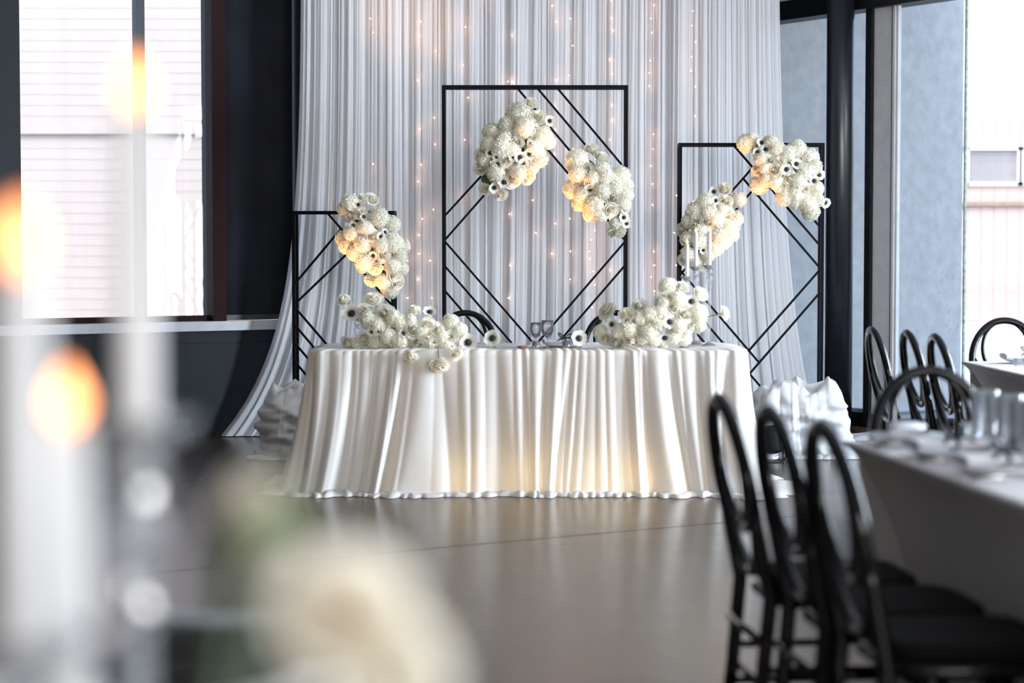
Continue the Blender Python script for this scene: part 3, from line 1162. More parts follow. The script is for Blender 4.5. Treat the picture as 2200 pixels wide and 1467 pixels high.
# ------------------------------------------------------------------ flowers (unit size, facing +Z)
def rose_mesh(seed, openness=1.0):
    rnd = random.Random(seed)
    mb = MB()
    layers = [(3, .16, .20, .98, .00), (3, .28, .34, .96, .02), (4, .40, .52, .90, .06), (5, .50, .74, .78, .12), (6, .55, .95, .58, .20)]
    for li, (cnt, rb, rt, hh, curl) in enumerate(layers):
        a00 = rnd.uniform(0, 6.28)
        for k in range(cnt):
            a0 = a00 + 2 * PI * k / cnt + rnd.uniform(-.15, .15)
            hw = PI / cnt * 1.55
            rt_ = rt * rnd.uniform(.93, 1.08) * openness ** (li * .3)
            h_ = hh * rnd.uniform(.95, 1.05)
            rows = []
            for i in range(5):
                v = i / 4
                row = []
                for j in range(5):
                    u = -1 + 2 * j / 4
                    edge = 1 - .16 * u * u * v
                    rad = rb * (.35 + .65 * min(1, v * 2)) + (rt_ - rb) * v ** 1.6 + curl * max(0, v - .7) * 2.2
                    rad += .025 * u * (1 if k % 2 else -1) + .02 * rnd.uniform(-1, 1) * v
                    z = -.25 + (h_ + .25 - .0) * v * edge - curl * 1.6 * max(0, v - .72) * 1.6 - .06 * abs(u) * v
                    a = a0 + u * hw * (.6 + .4 * math.sin(PI * min(1, v * .75 + .1)))
                    row.append((rad * math.cos(a), rad * math.sin(a), z - .35))
                rows.append(row)
            mb.quadgrid(rows)
    mb.lathe([(.02, -.35), (.16, -.2), (.15, .35), (.06, .58), (.01, .6)], 8)
    mb.lathe([(.05, -.75), (.25, -.6), (.45, -.35), (.3, -.2)], 8)
    return mb.mesh('rose', M['rose'], True)


def hydrangea_mesh(seed, nfl=95):
    rnd = random.Random(seed)
    mb = MB()
    mb.ball((0, 0, 0), .84, 12, 9)
    for k in range(nfl):
        z = 1 - 1.62 * (k + .5) / nfl
        a = k * 2.39996 + rnd.uniform(-.2, .2)
        r = math.sqrt(max(0, 1 - z * z))
        n = Vector((r * math.cos(a), r * math.sin(a), z))
        p = n * rnd.uniform(.90, 1.02)
        n = (n + Vector((rnd.uniform(-.35, .35), rnd.uniform(-.35, .35), rnd.uniform(-.35, .35)))).normalized()
        t = n.orthogonal().normalized()
        b = n.cross(t)
        a1 = rnd.uniform(0, 1.57)
        s = rnd.uniform(.23, .30)
        i0 = len(mb.v)
        mb.v.append(tuple(p - n * .04))
        for q in range(4):
            aa = a1 + q * PI / 2
            for da, rr, hz in ((-.42, .72, .03), (0, 1.0, -.01 + rnd.uniform(-.05, .05)), (.42, .72, .03)):
                mb.v.append(tuple(p + (t * math.cos(aa + da) + b * math.sin(aa + da)) * (s * rr) + n * hz))
            j = i0 + 1 + q * 3
            mb.f.append((i0, j, j + 1, j + 2))
    return mb.mesh('hydrangea', M['hydrangea'], False)


def carnation_mesh(seed):
    rnd = random.Random(seed)
    mb = MB()
    for li, (cnt, tilt, L_) in enumerate(((16, .18, 1.0), (15, .45, 1.0), (13, .8, .97), (10, 1.12, .9), (7, 1.4, .85))):
        for k in range(cnt):
            a = 2 * PI * (k + rnd.random() * .6) / cnt
            rows = []
            ct, stt = math.cos(tilt), math.sin(tilt)
            for i in range(4):
                v = i / 3
                row = []
                for j in range(5):
                    u = -1 + 2 * j / 4
                    hw = .26 * v
                    ruf = (.07 if j % 2 else -.05) * v + rnd.uniform(-.03, .03) * v
                    rad = L_ * v * ct + ruf * stt
                    z = L_ * v * stt - .25 + ruf * ct
                    x = rad * math.cos(a) - u * hw * math.sin(a)
                    y = rad * math.sin(a) + u * hw * math.cos(a)
                    row.append((x, y, z))
                rows.append(row)
            mb.quadgrid(rows)
    mb.lathe([(.05, -.95), (.2, -.8), (.22, -.3)], 8)
    return mb.mesh('carnation', M['carnation'], False)


def anemone_mesh(seed):
    rnd = random.Random(seed)
    mb = MB()
    for li, (cnt, cup) in enumerate(((6, .22), (6, .38))):
        for k in range(cnt):
            a = 2 * PI * (k + .5 * li + rnd.uniform(-.1, .1)) / cnt
            rows = []
            L_ = rnd.uniform(.9, 1.05)
            for i in range(5):
                v = i / 4
                row = []
                for j in range(5):
                    u = -1 + 2 * j / 4
                    hw = .40 * math.sin(PI * min(1, .12 + v * .78)) ** .8
                    rad = .06 + (L_ - .06) * v
                    z = cup * v ** 1.5 + .06 * u * u + .02 * rnd.uniform(-1, 1) - .04 * li
                    row.append((rad * math.cos(a) - u * hw * math.sin(a), rad * math.sin(a) + u * hw * math.cos(a), z))
                rows.append(row)
            mb.quadgrid(rows)
    mb.lathe([(.04, -.3), (.08, -.08), (.15, .0)], 8)
    return mb.mesh('anemone', M['anemone'], True)


def seed_mesh():
    mb = MB()
    mb.ball((0, 0, .12), .29, 12, 7, (1, 1, .6))
    for k in range(22):
        a = 2 * PI * k / 22
        rr = .33 + .03 * (k % 3)
        p = Vector((rr * math.cos(a), rr * math.sin(a), .14 + .04 * (k % 2)))
        mb.ball(p, .055, 5, 4)
        mb.bar((0.1 * math.cos(a), .1 * math.sin(a), .08), p, .014)
    return mb.mesh('flower_centre', M['seed'], True)


ROSES = [rose_mesh(k, o_) for k, o_ in ((1, 1.0), (2, .9), (3, 1.05))]
HYD = [hydrangea_mesh(k, n_) for k, n_ in ((1, 95), (2, 110), (3, 84))]
CARN = [carnation_mesh(k) for k in (1, 2)]
ANEM = [anemone_mesh(k) for k in (1, 2, 3)]
SEED = seed_mesh()
frnd = random.Random(77)


def put_flower(kind, p, r, n, parent):
    n = Vector(n).normalized()
    name, me = {'r': ('rose', frnd.choice(ROSES)), 'h': ('hydrangea', frnd.choice(HYD)), 'c': ('carnation', frnd.choice(CARN)), 'a': ('anemone', frnd.choice(ANEM))}[kind]
    o = link(name, me, parent)
    q = n.to_track_quat('Z', 'Y')
    q2 = q @ Matrix.Rotation(frnd.uniform(0, 6.28), 3, 'Z').to_quaternion()
    o.rotation_mode = 'QUATERNION'
    o.rotation_quaternion = q2
    o.scale = (r, r, r)
    o.location = p
    if kind == 'a':
        c = link('flower_centre', SEED, o)
    return o


def cluster(name, label, Y, items, bulge, base, group, grow=1.18, core=True, over=None, zmin=None):
    """an arrangement: flower heads at measured places, doming toward the room round a hidden foam core"""
    xs = [i[1] for i in items]; ys = [i[2] for i in items]
    cx, cy = sum(xs) / len(xs), sum(ys) / len(ys)
    sxx = sum((x - cx) ** 2 for x in xs) / len(xs); syy = sum((y - cy) ** 2 for y in ys) / len(ys)
    sxy = sum((x - cx) * (y - cy) for x, y in zip(xs, ys)) / len(xs)
    th = .5 * math.atan2(2 * sxy, sxx - syy)
    ct, s_t = math.cos(th), math.sin(th)
    us = [(x - cx) * ct + (y - cy) * s_t for x, y in zip(xs, ys)]
    vs_ = [-(x - cx) * s_t + (y - cy) * ct for x, y in zip(xs, ys)]
    au = max(abs(u) for u in us) * 1.03; av = max(abs(v) for v in vs_) * 1.05
    S = F_PX / Y
    e = empty(name, base)
    tag(e, label, 'flowers', group)
    for (kind, x, y, r), u, v in zip(items, us, vs_):
        q = min(1, (u / au) ** 2 + (v / av) ** 2)
        dpt = bulge * math.sqrt(1 - q)
        if kind == 'a': dpt += .022
        if kind == 'r': dpt += .012
        p = at(x, y, Y - dpt if not (over and y > over) else Y - .235)
        if zmin and not (over and y > over): p.z = max(p.z, zmin + r / S * .75)
        gu, gv = u / au ** 2, v / av ** 2
        gx, gy = gu * ct - gv * s_t, gu * s_t + gv * ct
        g = math.hypot(gx, gy) * (au + av) / 2
        gx *= (au + av) / 2; gy *= (au + av) / 2
        n = Vector((gx * 1.1, -1.0 + .4 * q, -gy * 1.1))
        if kind == 'a': n = Vector((gx * .5 + frnd.uniform(-.25, .25), -1, -gy * .5 + frnd.uniform(-.2, .25)))
        if kind == 'r': n = Vector((gx * .8 + frnd.uniform(-.25, .25), -1, -gy * .8 + frnd.uniform(-.2, .3)))
        put_flower(kind, p - e.location, r / S * (grow if kind != 'a' else 1.12), n, e)
    if core:
        m = MB()
        K = 7
        for k in range(K):
            u = au * .66 * (-1 + 2 * k / (K - 1))
            rr = av * .42 * math.sqrt(max(.12, 1 - (u / au) ** 2)) / S
            p = at(cx + u * ct, cy + u * s_t, Y) + Vector((0, .02, 0))
            m.ball(p - e.location, rr, 10, 7, (1, min(1, bulge * .7 / rr), 1))
        m.build('floral_foam', M['foam'], e, True)
    return e


LC = [('r', 800, 428, 13), ('c', 778, 427, 12), ('h', 752, 436, 18), ('a', 756, 444, 9), ('a', 770, 440, 9), ('h', 737, 448, 12), ('r', 775, 459, 13), ('r', 752, 463, 13), ('a', 782, 466, 9),
      ('a', 759, 485, 9), ('h', 812, 468, 20), ('h', 841, 482, 17), ('a', 827, 499, 8), ('a', 818, 508, 9), ('h', 757, 500, 16), ('h', 736, 511, 14), ('h', 746, 528, 16), ('h', 843, 522, 20), ('h', 865, 530, 15),
      ('r', 800, 509, 13), ('h', 785, 490, 16), ('h', 764, 542, 17), ('a', 802, 550, 10), ('r', 824, 549, 13), ('h', 783, 560, 18), ('r', 777, 573, 14), ('r', 806, 577, 13), ('h', 843, 572, 16), ('r', 848, 591, 14), ('h', 864, 577, 12),
      ('c', 796, 604, 14), ('h', 823, 604, 15), ('h', 838, 622, 17), ('r', 853, 608, 13), ('h', 780, 525, 17), ('h', 820, 528, 17), ('h', 858, 552, 14)]
CLc = [('h', 1113, 248, 24), ('r', 1157, 251, 14), ('a', 1149, 278, 11), ('h', 1128, 275, 22), ('h', 1057, 285, 18), ('r', 1073, 293, 12), ('r', 1097, 292, 11), ('r', 1112, 306, 12), ('a', 1141, 309, 9),
       ('h', 1164, 292, 20), ('h', 1178, 305, 14), ('h', 1080, 318, 22), ('h', 1050, 310, 16), ('a', 1053, 329, 10), ('r', 1031, 332, 14), ('a', 1068, 337, 9), ('a', 1069, 354, 12), ('a', 1117, 338, 12), ('a', 1138, 331, 12), ('a', 1103, 337, 9), ('a', 1124, 350, 11),
       ('r', 1088, 347, 14), ('r', 1055, 348, 13), ('h', 1148, 318, 18), ('h', 1155, 340, 19), ('r', 1031, 362, 14), ('h', 1065, 370, 18), ('h', 1112, 370, 18), ('r', 1135, 383, 14), ('r', 1101, 387, 15), ('a', 1083, 391, 12), ('c', 1043, 406, 14), ('a', 1062, 403, 11), ('r', 1075, 418, 14),
       ('h', 1100, 322, 16), ('h', 1085, 300, 16), ('h', 1140, 358, 16), ('h', 1040, 345, 14), ('h', 1088, 270, 16)]
CRc = [('r', 1270, 320, 14), ('r', 1293, 339, 15), ('h', 1240, 346, 22), ('r', 1259, 365, 14), ('h', 1244, 374, 20), ('h', 1293, 365, 16), ('h', 1333, 378, 19), ('h', 1302, 384, 18), ('a', 1309, 385, 10), ('a', 1267, 393, 12), ('a', 1268, 407, 11), ('a', 1255, 411, 9),
       ('h', 1232, 406, 19), ('h', 1252, 419, 18), ('h', 1293, 409, 18), ('r', 1298, 415, 12), ('r', 1320, 427, 14), ('h', 1343, 417, 16), ('h', 1246, 437, 15), ('h', 1277, 439, 21), ('h', 1270, 458, 16), ('h', 1290, 462, 14), ('r', 1314, 451, 14), ('a', 1343, 451, 9), ('a', 1340, 467, 11), ('a', 1346, 480, 10),
       ('h', 1322, 478, 12), ('c', 1325, 497, 18), ('h', 1320, 400, 18), ('h', 1275, 385, 16), ('h', 1340, 440, 14), ('h', 1345, 398, 14)]
RLc = [('r', 1557, 406, 15), ('a', 1534, 412, 10), ('r', 1560, 433, 14), ('a', 1538, 431, 9), ('a', 1543, 446, 10), ('h', 1586, 428, 15), ('h', 1516, 438, 19), ('h', 1496, 456, 20), ('h', 1525, 457, 18), ('r', 1564, 461, 13), ('h', 1580, 470, 15), ('r', 1522, 478, 15), ('r', 1494, 481, 14), ('a', 1546, 482, 8),
       ('r', 1466, 493, 16), ('h', 1568, 486, 18), ('a', 1514, 501, 12), ('h', 1571, 503, 15), ('h', 1543, 504, 18), ('a', 1487, 527, 10), ('h', 1478, 514, 15), ('h', 1501, 518, 16), ('h', 1555, 518, 15), ('h', 1537, 530, 17), ('a', 1511, 537, 8), ('h', 1480, 545, 16), ('h', 1521, 546, 15), ('r', 1471, 558, 13), ('r', 1510, 570, 14), ('h', 1492, 558, 15),
       ('h', 1540, 470, 16), ('h', 1505, 496, 16), ('h', 1480, 475, 14), ('h', 1550, 452, 14)]
RRc = [('h', 1604, 308, 18), ('h', 1619, 300, 13), ('a', 1637, 307, 11), ('a', 1646, 321, 11), ('a', 1628, 327, 10), ('h', 1655, 308, 16), ('h', 1668, 320, 16), ('h', 1636, 342, 15), ('r', 1656, 345, 13), ('r', 1676, 348, 12), ('h', 1692, 331, 16), ('h', 1712, 321, 18), ('a', 1711, 353, 12), ('h', 1738, 340, 19), ('h', 1746, 359, 17), ('h', 1728, 370, 18),
       ('a', 1690, 364, 12), ('r', 1663, 365, 16), ('r', 1625, 368, 12), ('a', 1759, 376, 12), ('a', 1749, 389, 11), ('h', 1631, 397, 18), ('h', 1648, 384, 15), ('r', 1698, 383, 15), ('h', 1715, 390, 16), ('r', 1680, 400, 14), ('r', 1729, 410, 14), ('h', 1753, 406, 15), ('h', 1686, 422, 18), ('h', 1710, 417, 17), ('h', 1709, 436, 13), ('h', 1738, 436, 19), ('h', 1757, 430, 13), ('a', 1773, 435, 11), ('h', 1742, 455, 17), ('h', 1668, 390, 16), ('h', 1645, 360, 14)]
TLc = [('r', 737, 644, 15), ('a', 756, 674, 19), ('r', 779, 666, 13), ('r', 802, 643, 17), ('h', 792, 686, 18), ('r', 826, 674, 18), ('h', 845, 684, 16), ('h', 860, 692, 15), ('a', 814, 710, 11), ('a', 799, 712, 10), ('a', 867, 716, 10), ('h', 812, 698, 17), ('r', 780, 728, 13), ('r', 748, 746, 15), ('h', 766, 738, 14), ('h', 806, 740, 19), ('h', 834, 724, 18), ('h', 858, 734, 20),
       ('r', 890, 667, 15), ('a', 923, 671, 13), ('r', 888, 708, 16), ('r', 918, 722, 17), ('r', 897, 738, 15), ('r', 920, 695, 14), ('r', 943, 708, 14), ('a', 934, 736, 12), ('h', 968, 694, 17), ('h', 986, 710, 16), ('r', 969, 728, 17), ('r', 882, 765, 16), ('r', 944, 785, 18), ('r', 981, 760, 15), ('h', 930, 755, 18), ('h', 956, 749, 18), ('a', 1005, 741, 18), ('h', 830, 750, 14), ('h', 880, 690, 14), ('h', 905, 715, 15), ('h', 950, 725, 15)]
TRc = [('c', 1305, 669, 20), ('a', 1315, 697, 12), ('r', 1345, 675, 15), ('r', 1374, 656, 14), ('a', 1348, 691, 11), ('a', 1363, 690, 10), ('h', 1398, 676, 17), ('h', 1352, 706, 18), ('r', 1301, 728, 14), ('r', 1325, 741, 17), ('r', 1358, 732, 19), ('h', 1392, 710, 19), ('h', 1290, 713, 14), ('h', 1436, 617, 18), ('r', 1466, 616, 15), ('r', 1432, 639, 14), ('r', 1506, 631, 16), ('a', 1485, 648, 13), ('h', 1457, 646, 17), ('h', 1424, 653, 15),
       ('r', 1449, 660, 14), ('r', 1472, 675, 15), ('h', 1500, 673, 18), ('h', 1418, 671, 16), ('a', 1438, 691, 14), ('h', 1413, 692, 17), ('r', 1482, 700, 14), ('h', 1500, 697, 15), ('a', 1428, 725, 13), ('h', 1457, 697, 17), ('h', 1405, 728, 15), ('h', 1446, 723, 15), ('h', 1470, 727, 14), ('h', 1424, 740, 11), ('h', 1330, 712, 15), ('h', 1380, 728, 14), ('h', 1375, 685, 15)]

GF = 'flower clusters on the black frames'
cluster('flower_cluster', 'white roses, hydrangeas and anemones fixed to the shortest black frame, glowing amber on one flank', 12.68, LC, .12, (-.90, 12.68, 1.0), GF)
ecl = cluster('flower_cluster', 'upper cluster of white roses and anemones on the tallest frame, a lone rose above', 12.70, CLc, .13, (0, 12.70, 1.6), GF)
cluster('flower_cluster', 'lower cluster of white hydrangeas and anemones on the upright of the tallest frame', 12.70, CRc, .13, (.55, 12.70, 1.4), GF)
cluster('flower_cluster', 'white rose and hydrangea cluster behind the three taper candles', 12.70, RLc, .12, (1.25, 12.70, 1.1), GF)
cluster('flower_cluster', 'white hydrangea and rose cluster over the top rail of the frame by the column', 12.70, RRc, .13, (1.75, 12.70, 1.6), GF)
put_flower('r', at(1141, 221, 12.68) - ecl.location, 15 / 339, (.1, -.6, .5), ecl)
put_flower('a', at(1181, 260, 12.60) - ecl.location, 12 / 339, (.2, -1, .1), ecl)


def stem(pts, parent, r=.0025):
    m = MB(); m.tube(pts, r, 6); return m.build('stem', M['stem'], parent, True)


stem([at(1133, 245, 12.66) - ecl.location, at(1140, 224, 12.68) - ecl.location], ecl)
stem([at(1150, 275, 12.62) - ecl.location, at(1165, 270, 12.6) - ecl.location, at(1180, 261, 12.61) - ecl.location], ecl)
# table arrangements
GT = 'flower arrangements on the sweetheart table'
YT = 10.78
etl = cluster('flower_arrangement', 'low white rose arrangement spilling over the satin table edge near the shortest frame', YT, TLc, .10, (xC(860, YT), YT, .765), GT, core=False, over=757, zmin=.766)
etr = cluster('flower_arrangement', 'white rose arrangement climbing toward the taper candles on the satin table', YT, TRc, .10, (xC(1400, YT), YT, .765), GT, core=False, zmin=.766)
o = put_flower('c', at(1556, 673, YT) - etr.location, 17 / 399, (1, -.3, .25), etr)
stem([at(1490, 690, YT) - etr.location, at(1525, 679, YT) - etr.location, at(1552, 674, YT) - etr.location], etr)
stem([at(770, 690, YT) - etl.location, at(752, 655, YT) - etl.location, at(740, 648, YT) - etl.location], etl)
stem([at(892, 690, YT) - etl.location, at(890, 670, YT) - etl.location], etl)
for hx, hy, sx in ((882, 765, 886), (944, 785, 938), (981, 760, 970)):
    stem([at(sx, 742, 10.70) - etl.location, at((hx + sx) / 2, 748, 10.57) - etl.location, at(hx, hy - 3, 10.555) - etl.location], etl)
stem([at(905, 700, YT) - etl.location, at(922, 676, YT) - etl.location], etl)
stem([at(1372, 690, YT) - etr.location, at(1374, 662, YT) - etr.location], etr)
for px, py, n, lab in ((1058, 727, (-.15, -1, .25), 'loose white anemone lying on the satin cloth between goblets and low flowers'), (1243, 727, (.35, -1, .2), 'loose white anemone on the satin table beside the black ribbon bow')):
    p = at(px, py, 10.70)
    f = empty('anemone', (p.x, p.y, .762)); tag(f, lab, 'flower')
    hd = put_flower('a', (0, 0, p.z - .762), 18 / 400, n, f)
    hd.name = 'flower_head'
    stem([(0, .01, p.z - .762), (.01, .06, .01), (.02, .12, .006)], f)

# ------------------------------------------------------------------ things on the sweetheart table
def candlestick(name, label, loc, ztop, group=None):
    c = empty(name, loc); tag(c, label, 'candlestick', group)
    H = ztop - loc[2]
    m = MB()
    m.lathe([(.040, 0), (.042, .006), (.030, .014), (.012, .022), (.008, .03)], 10); m.build('foot', M['crystal'], c)
    m = MB()
    m.lathe([(.008, .03), (.0075, H - .13)], 8); m.build('stem', M['crystal'], c)
    m = MB()
    m.lathe([(.0075, H - .13), (.013, H - .12), (.008, H - .108), (.010, H - .095), (.016, H - .075), (.020, H - .062), (.013, H - .05), (.008, H - .044), (.016, H - .034), (.019, H - .026), (.013, H - .014), (.012, H - .008)], 8)
    m.build('knop', M['crystal'], c)
    m = MB()
    rows = []
    for r_, z in ((.012, H - .012), (.018, H - .008), (.028, H + .003), (.034, H + .010)):
        rows.append([(r_ * (1 + (.12 * math.cos(6 * a) if r_ > .02 else 0)) * math.cos(a), r_ * (1 + (.12 * math.cos(6 * a) if r_ > .02 else 0)) * math.sin(a), z) for a in [2 * PI * k / 36 for k in range(36)]])
    rows += [[(x * .93, y * .93, z + .0025) for x, y, z in r_] for r_ in reversed(rows)]
    m.quadgrid(rows, closed=True); m.build('drip_cup', M['crystal'], c, True)
    return c


def taper(label, x, y, z0, L_, group, r=.0115, ft=.0065, fh=.026):
    c = empty('taper_candle', (x, y, z0)); tag(c, label, 'candle', group)
    m = MB(); m.lathe([(r * .95, 0), (r, .01), (r * .92, L_ - .004), (r * .7, L_)], 20); m.build('wax_stick', M['wax'], c, True)
    m = MB(); m.lathe([(.001, L_), (ft * .75, L_ + fh * .15), (ft, L_ + fh * .38), (ft * .7, L_ + fh * .65), (ft * .25, L_ + fh * .9), (.0004, L_ + fh)], 12)
    m.build('flame', M['flame'], c, True)
    return c


for px, ybase, ytip, Y, lab in ((1476, 598, 524, 10.86, 'lowest of three white tapers above the satin table'), (1495, 577, 499, 11.12, 'middle white taper of three above the satin table'), (1524, 574, 497, 10.98, 'white taper above the satin table, on the fully visible crystal stem')):
    p = at(px, ybase, Y); q = at(px, ytip, Y)
    candlestick('crystal_candlestick', lab.replace('white taper', 'crystal candlestick under the white taper').replace('tapers', 'tapers') if 'lowest' not in lab else 'crystal candlestick under the lowest of three white tapers', (p.x, Y, .765), p.z, 'crystal candlesticks on the satin table')
    taper(lab, p.x, Y, p.z, q.z - p.z, 'taper candles on the satin table')
p = at(767, 684, 10.95)
candlestick('crystal_candlestick', 'crystal candlestick half hidden among the low white flowers', (p.x, 10.98, .765), p.z, 'crystal candlesticks on the satin table')


def goblet(label, px, ytop, ybot, Y, rpx):
    S = F_PX / Y
    R = rpx / S
    z0 = .766
    H = at(px, ytop, Y).z - z0
    g = empty('goblet', (xC(px, Y), Y, z0)); tag(g, label, 'glass', 'goblets on the satin table')
    m = MB(); m.lathe([(R * .8, 0), (R * .8, .003), (R * .2, .008), (.004, .014), (.0035, H * .34), (.006, H * .38)], 20); m.build('stem', M['glass'], g, True)
    m = MB()
    rib = lambda k, n: 1 + .02 * (k % 2)
    m.lathe([(.006, H * .38), (R * .7, H * .46), (R * .97, H * .62), (R, H * .8), (R * .98, H), (R * .94, H), (R * .95, H * .8), (R * .9, H * .63), (R * .6, H * .50), (.002, H * .44)], 32, wob=rib)
    m.build('bowl', M['glass'], g, True)


goblet('smaller ribbed glass goblet on the satin table', 1151, 693, 745, 10.90, 12)
goblet('larger ribbed glass goblet on the satin table', 1176, 688, 745, 10.84, 13.5)


def tumbler(label, loc, R, H, group):
    m = MB()
    rib = lambda k, n: 1 + .025 * (k % 2)
    m.lathe([(R * .84, 0), (R * .9, .004), (R, H), (R * .93, H), (R * .82, .012), (.002, .010)], 48, wob=rib)
    o = m.build('tumbler', M['glass'], None, True, loc)
    tag(o, label, 'glass', group)
    return o


for px, lab in ((1152, 'low glass votive cup in front of the two goblets'), (1217, 'low glass votive cup beside the ribbon-tied napkin')):
    tumbler(lab, (xC(px, 10.68), 10.69, .767), .023, .040, 'votive cups on the satin table')


def plate_setting(label_p, label_n, loc, rz, group, bow=True, L_=.236, thick=.028):
    z0 = loc[2]
    m = MB(); m.lathe([(.06, 0), (.09, .003), (.112, .014), (.112, .017), (.09, .008), (.002, .006)], 40)
    p = m.build('dinner_plate', M['china'], None, True, loc); tag(p, label_p, 'plate', group)
    n = empty('napkin', (loc[0], loc[1], z0 + .0172), rz); tag(n, label_n, 'napkin', group + ' napkins')
    m = MB()
    rows = []
    for i in range(13):
        t = -1 + 2 * i / 12
        w = .055 * (.62 + .38 * abs(t) ** .8); hh = thick * (.75 + .25 * abs(t))
        rows.append([(t * L_ / 2, w * math.cos(a), hh / 2 + hh / 2 * math.sin(a) * (1 + .08 * math.sin(3 * a + i))) for a in [2 * PI * k / 16 for k in range(16)]])
    m.quadgrid(rows, closed=True); n0 = 0
    m.f.append(tuple(range(16))); m.f.append(tuple(reversed(range(len(m.v) - 16, len(m.v)))))
    m.build('folded_cloth', M['napkin'], n, True)
    if bow:
        b = MB()
        b.tube([(0, .040 * math.cos(a), thick / 2 + (thick / 2 + .001) * math.sin(a)) for a in [2 * PI * k / 16 for k in range(16)]], .004, 6, closed=True)
        b.build('ribbon', M['ribbon'], n, True)
        b = MB()
        for s in (-1, 1):
            P = []
            for k in range(13):
                t = k / 12
                P.append((s * .036 * math.sin(PI * t), .006 * math.sin(2 * PI * t) - .01, thick + .004 + .022 * math.sin(PI * t) * (1 if s < 0 else .7) + .008 * math.sin(2 * PI * t)))
            b.tube(P, .0035, 6)
            b.tube([(0, -.01, thick + .002), (s * .025, -.03, thick + .004), (s * .045, -.045, thick - .012)], .0032, 6)
        b.build('ribbon_bow', M['ribbon'], n, True)
    return n


plate_setting('white dinner plate on the satin table under the ribbon-tied napkin', 'white napkin tied with a black ribbon bow on the satin table', (xC(1213, 10.95), 10.95, .766), .15, 'satin table setting')
m = MB(); m.lathe([(.018, 0), (.026, .006), (.027, .014), (.024, .014), (.016, .006), (.001, .005)], 20)
o = m.build('trinket_dish', M['copper'], None, True, (xC(1122, 10.70), 10.70, .767)); tag(o, 'small reddish-brown dish on the satin table by the votive cup', 'dish')

# ------------------------------------------------------------------ guest table settings
def on_guest(s, c, UDv=UD, UPv=UP, o=c0):
    p = o + UDv * s + UPv * c
    return p


random.seed(9)
ZT = .766
for k, s in enumerate((.12, .50, .88)):
    p = on_guest(s, .155)
    plate_setting(['white plate nearest the head chair on the table with ribbed glasses', 'white plate beside the middle chair on the table with ribbed glasses', 'third white plate from the head chair on the table with ribbed glasses'][k],
                  ['white napkin nearest the head chair on the table with ribbed glasses', 'white ribboned napkin beside the middle chair on the table with ribbed glasses', 'third white ribboned napkin from the head chair on the ribbed-glass table'][k],
                  (p.x, p.y, ZT), RZG + (.2 if k else 1.3), 'ribbed-glass table settings', bow=k > 0)
glass_spots = [(.30, .31), (.37, .39), (.46, .32), (.55, .38), (.64, .32), (.72, .39), (.47, .46)]
for k, (s, c) in enumerate(glass_spots):
    p = on_guest(s, c)
    tumbler('ribbed clear glass tumbler standing among others on the grey guest table', (p.x, p.y, ZT), .034, .135 if k % 2 else .15, 'ribbed tumblers')
for k, (s, c) in enumerate(((.30, .10), (.69, .10), (1.08, .10))):
    p = on_guest(s, c)
    f = empty('fork', (p.x, p.y, ZT), RZG); tag(f, ['steel fork between the first and second plates of the ribbed-glass table', 'steel fork between the second and third plates of the ribbed-glass table', 'steel fork beyond the third plate of the ribbed-glass table'][k], 'fork', 'cutlery')
    m = MB(); m.tube([(-.09, 0, .004), (-.02, 0, .008), (.05, 0, .006)], [.006, .004, .004], 8, flat=.4); m.build('handle', M['steel'], f, True)
    m = MB(); m.box((.065, 0, .006), (.03, .022, .003))
    for j in range(4): m.box((.098, -.0085 + j * .0057, .008), (.045, .003, .002))
    m.build('tines', M['steel'], f)
for k, (s, c) in enumerate(((.20, .31), (.82, .32))):
    p = on_guest(s, c)
    tumbler(['squat glass votive holder beside the first plate of the ribbed-glass table', 'squat glass votive holder beside the third plate of the ribbed-glass table'][k], (p.x, p.y, ZT), .03, .055, 'guest table votives')
for k, s in enumerate((.22, .66)):
    p = c1_ + UD2 * s + UP2 * (.26 + .1 * k)
    plate_setting(['white plate at the corner of the doorway table', 'second white plate on the doorway table'][k], ['white ribboned napkin at the corner of the doorway table', 'second white ribboned napkin on the doorway table'][k], (p.x, p.y, ZT), RZ2 + .1, 'doorway table settings')
p = c1_ + UD2 * .52 + UP2 * .14
tumbler('small glass votive holder on the doorway table', (p.x, p.y, ZT), .03, .035, 'doorway table votives')

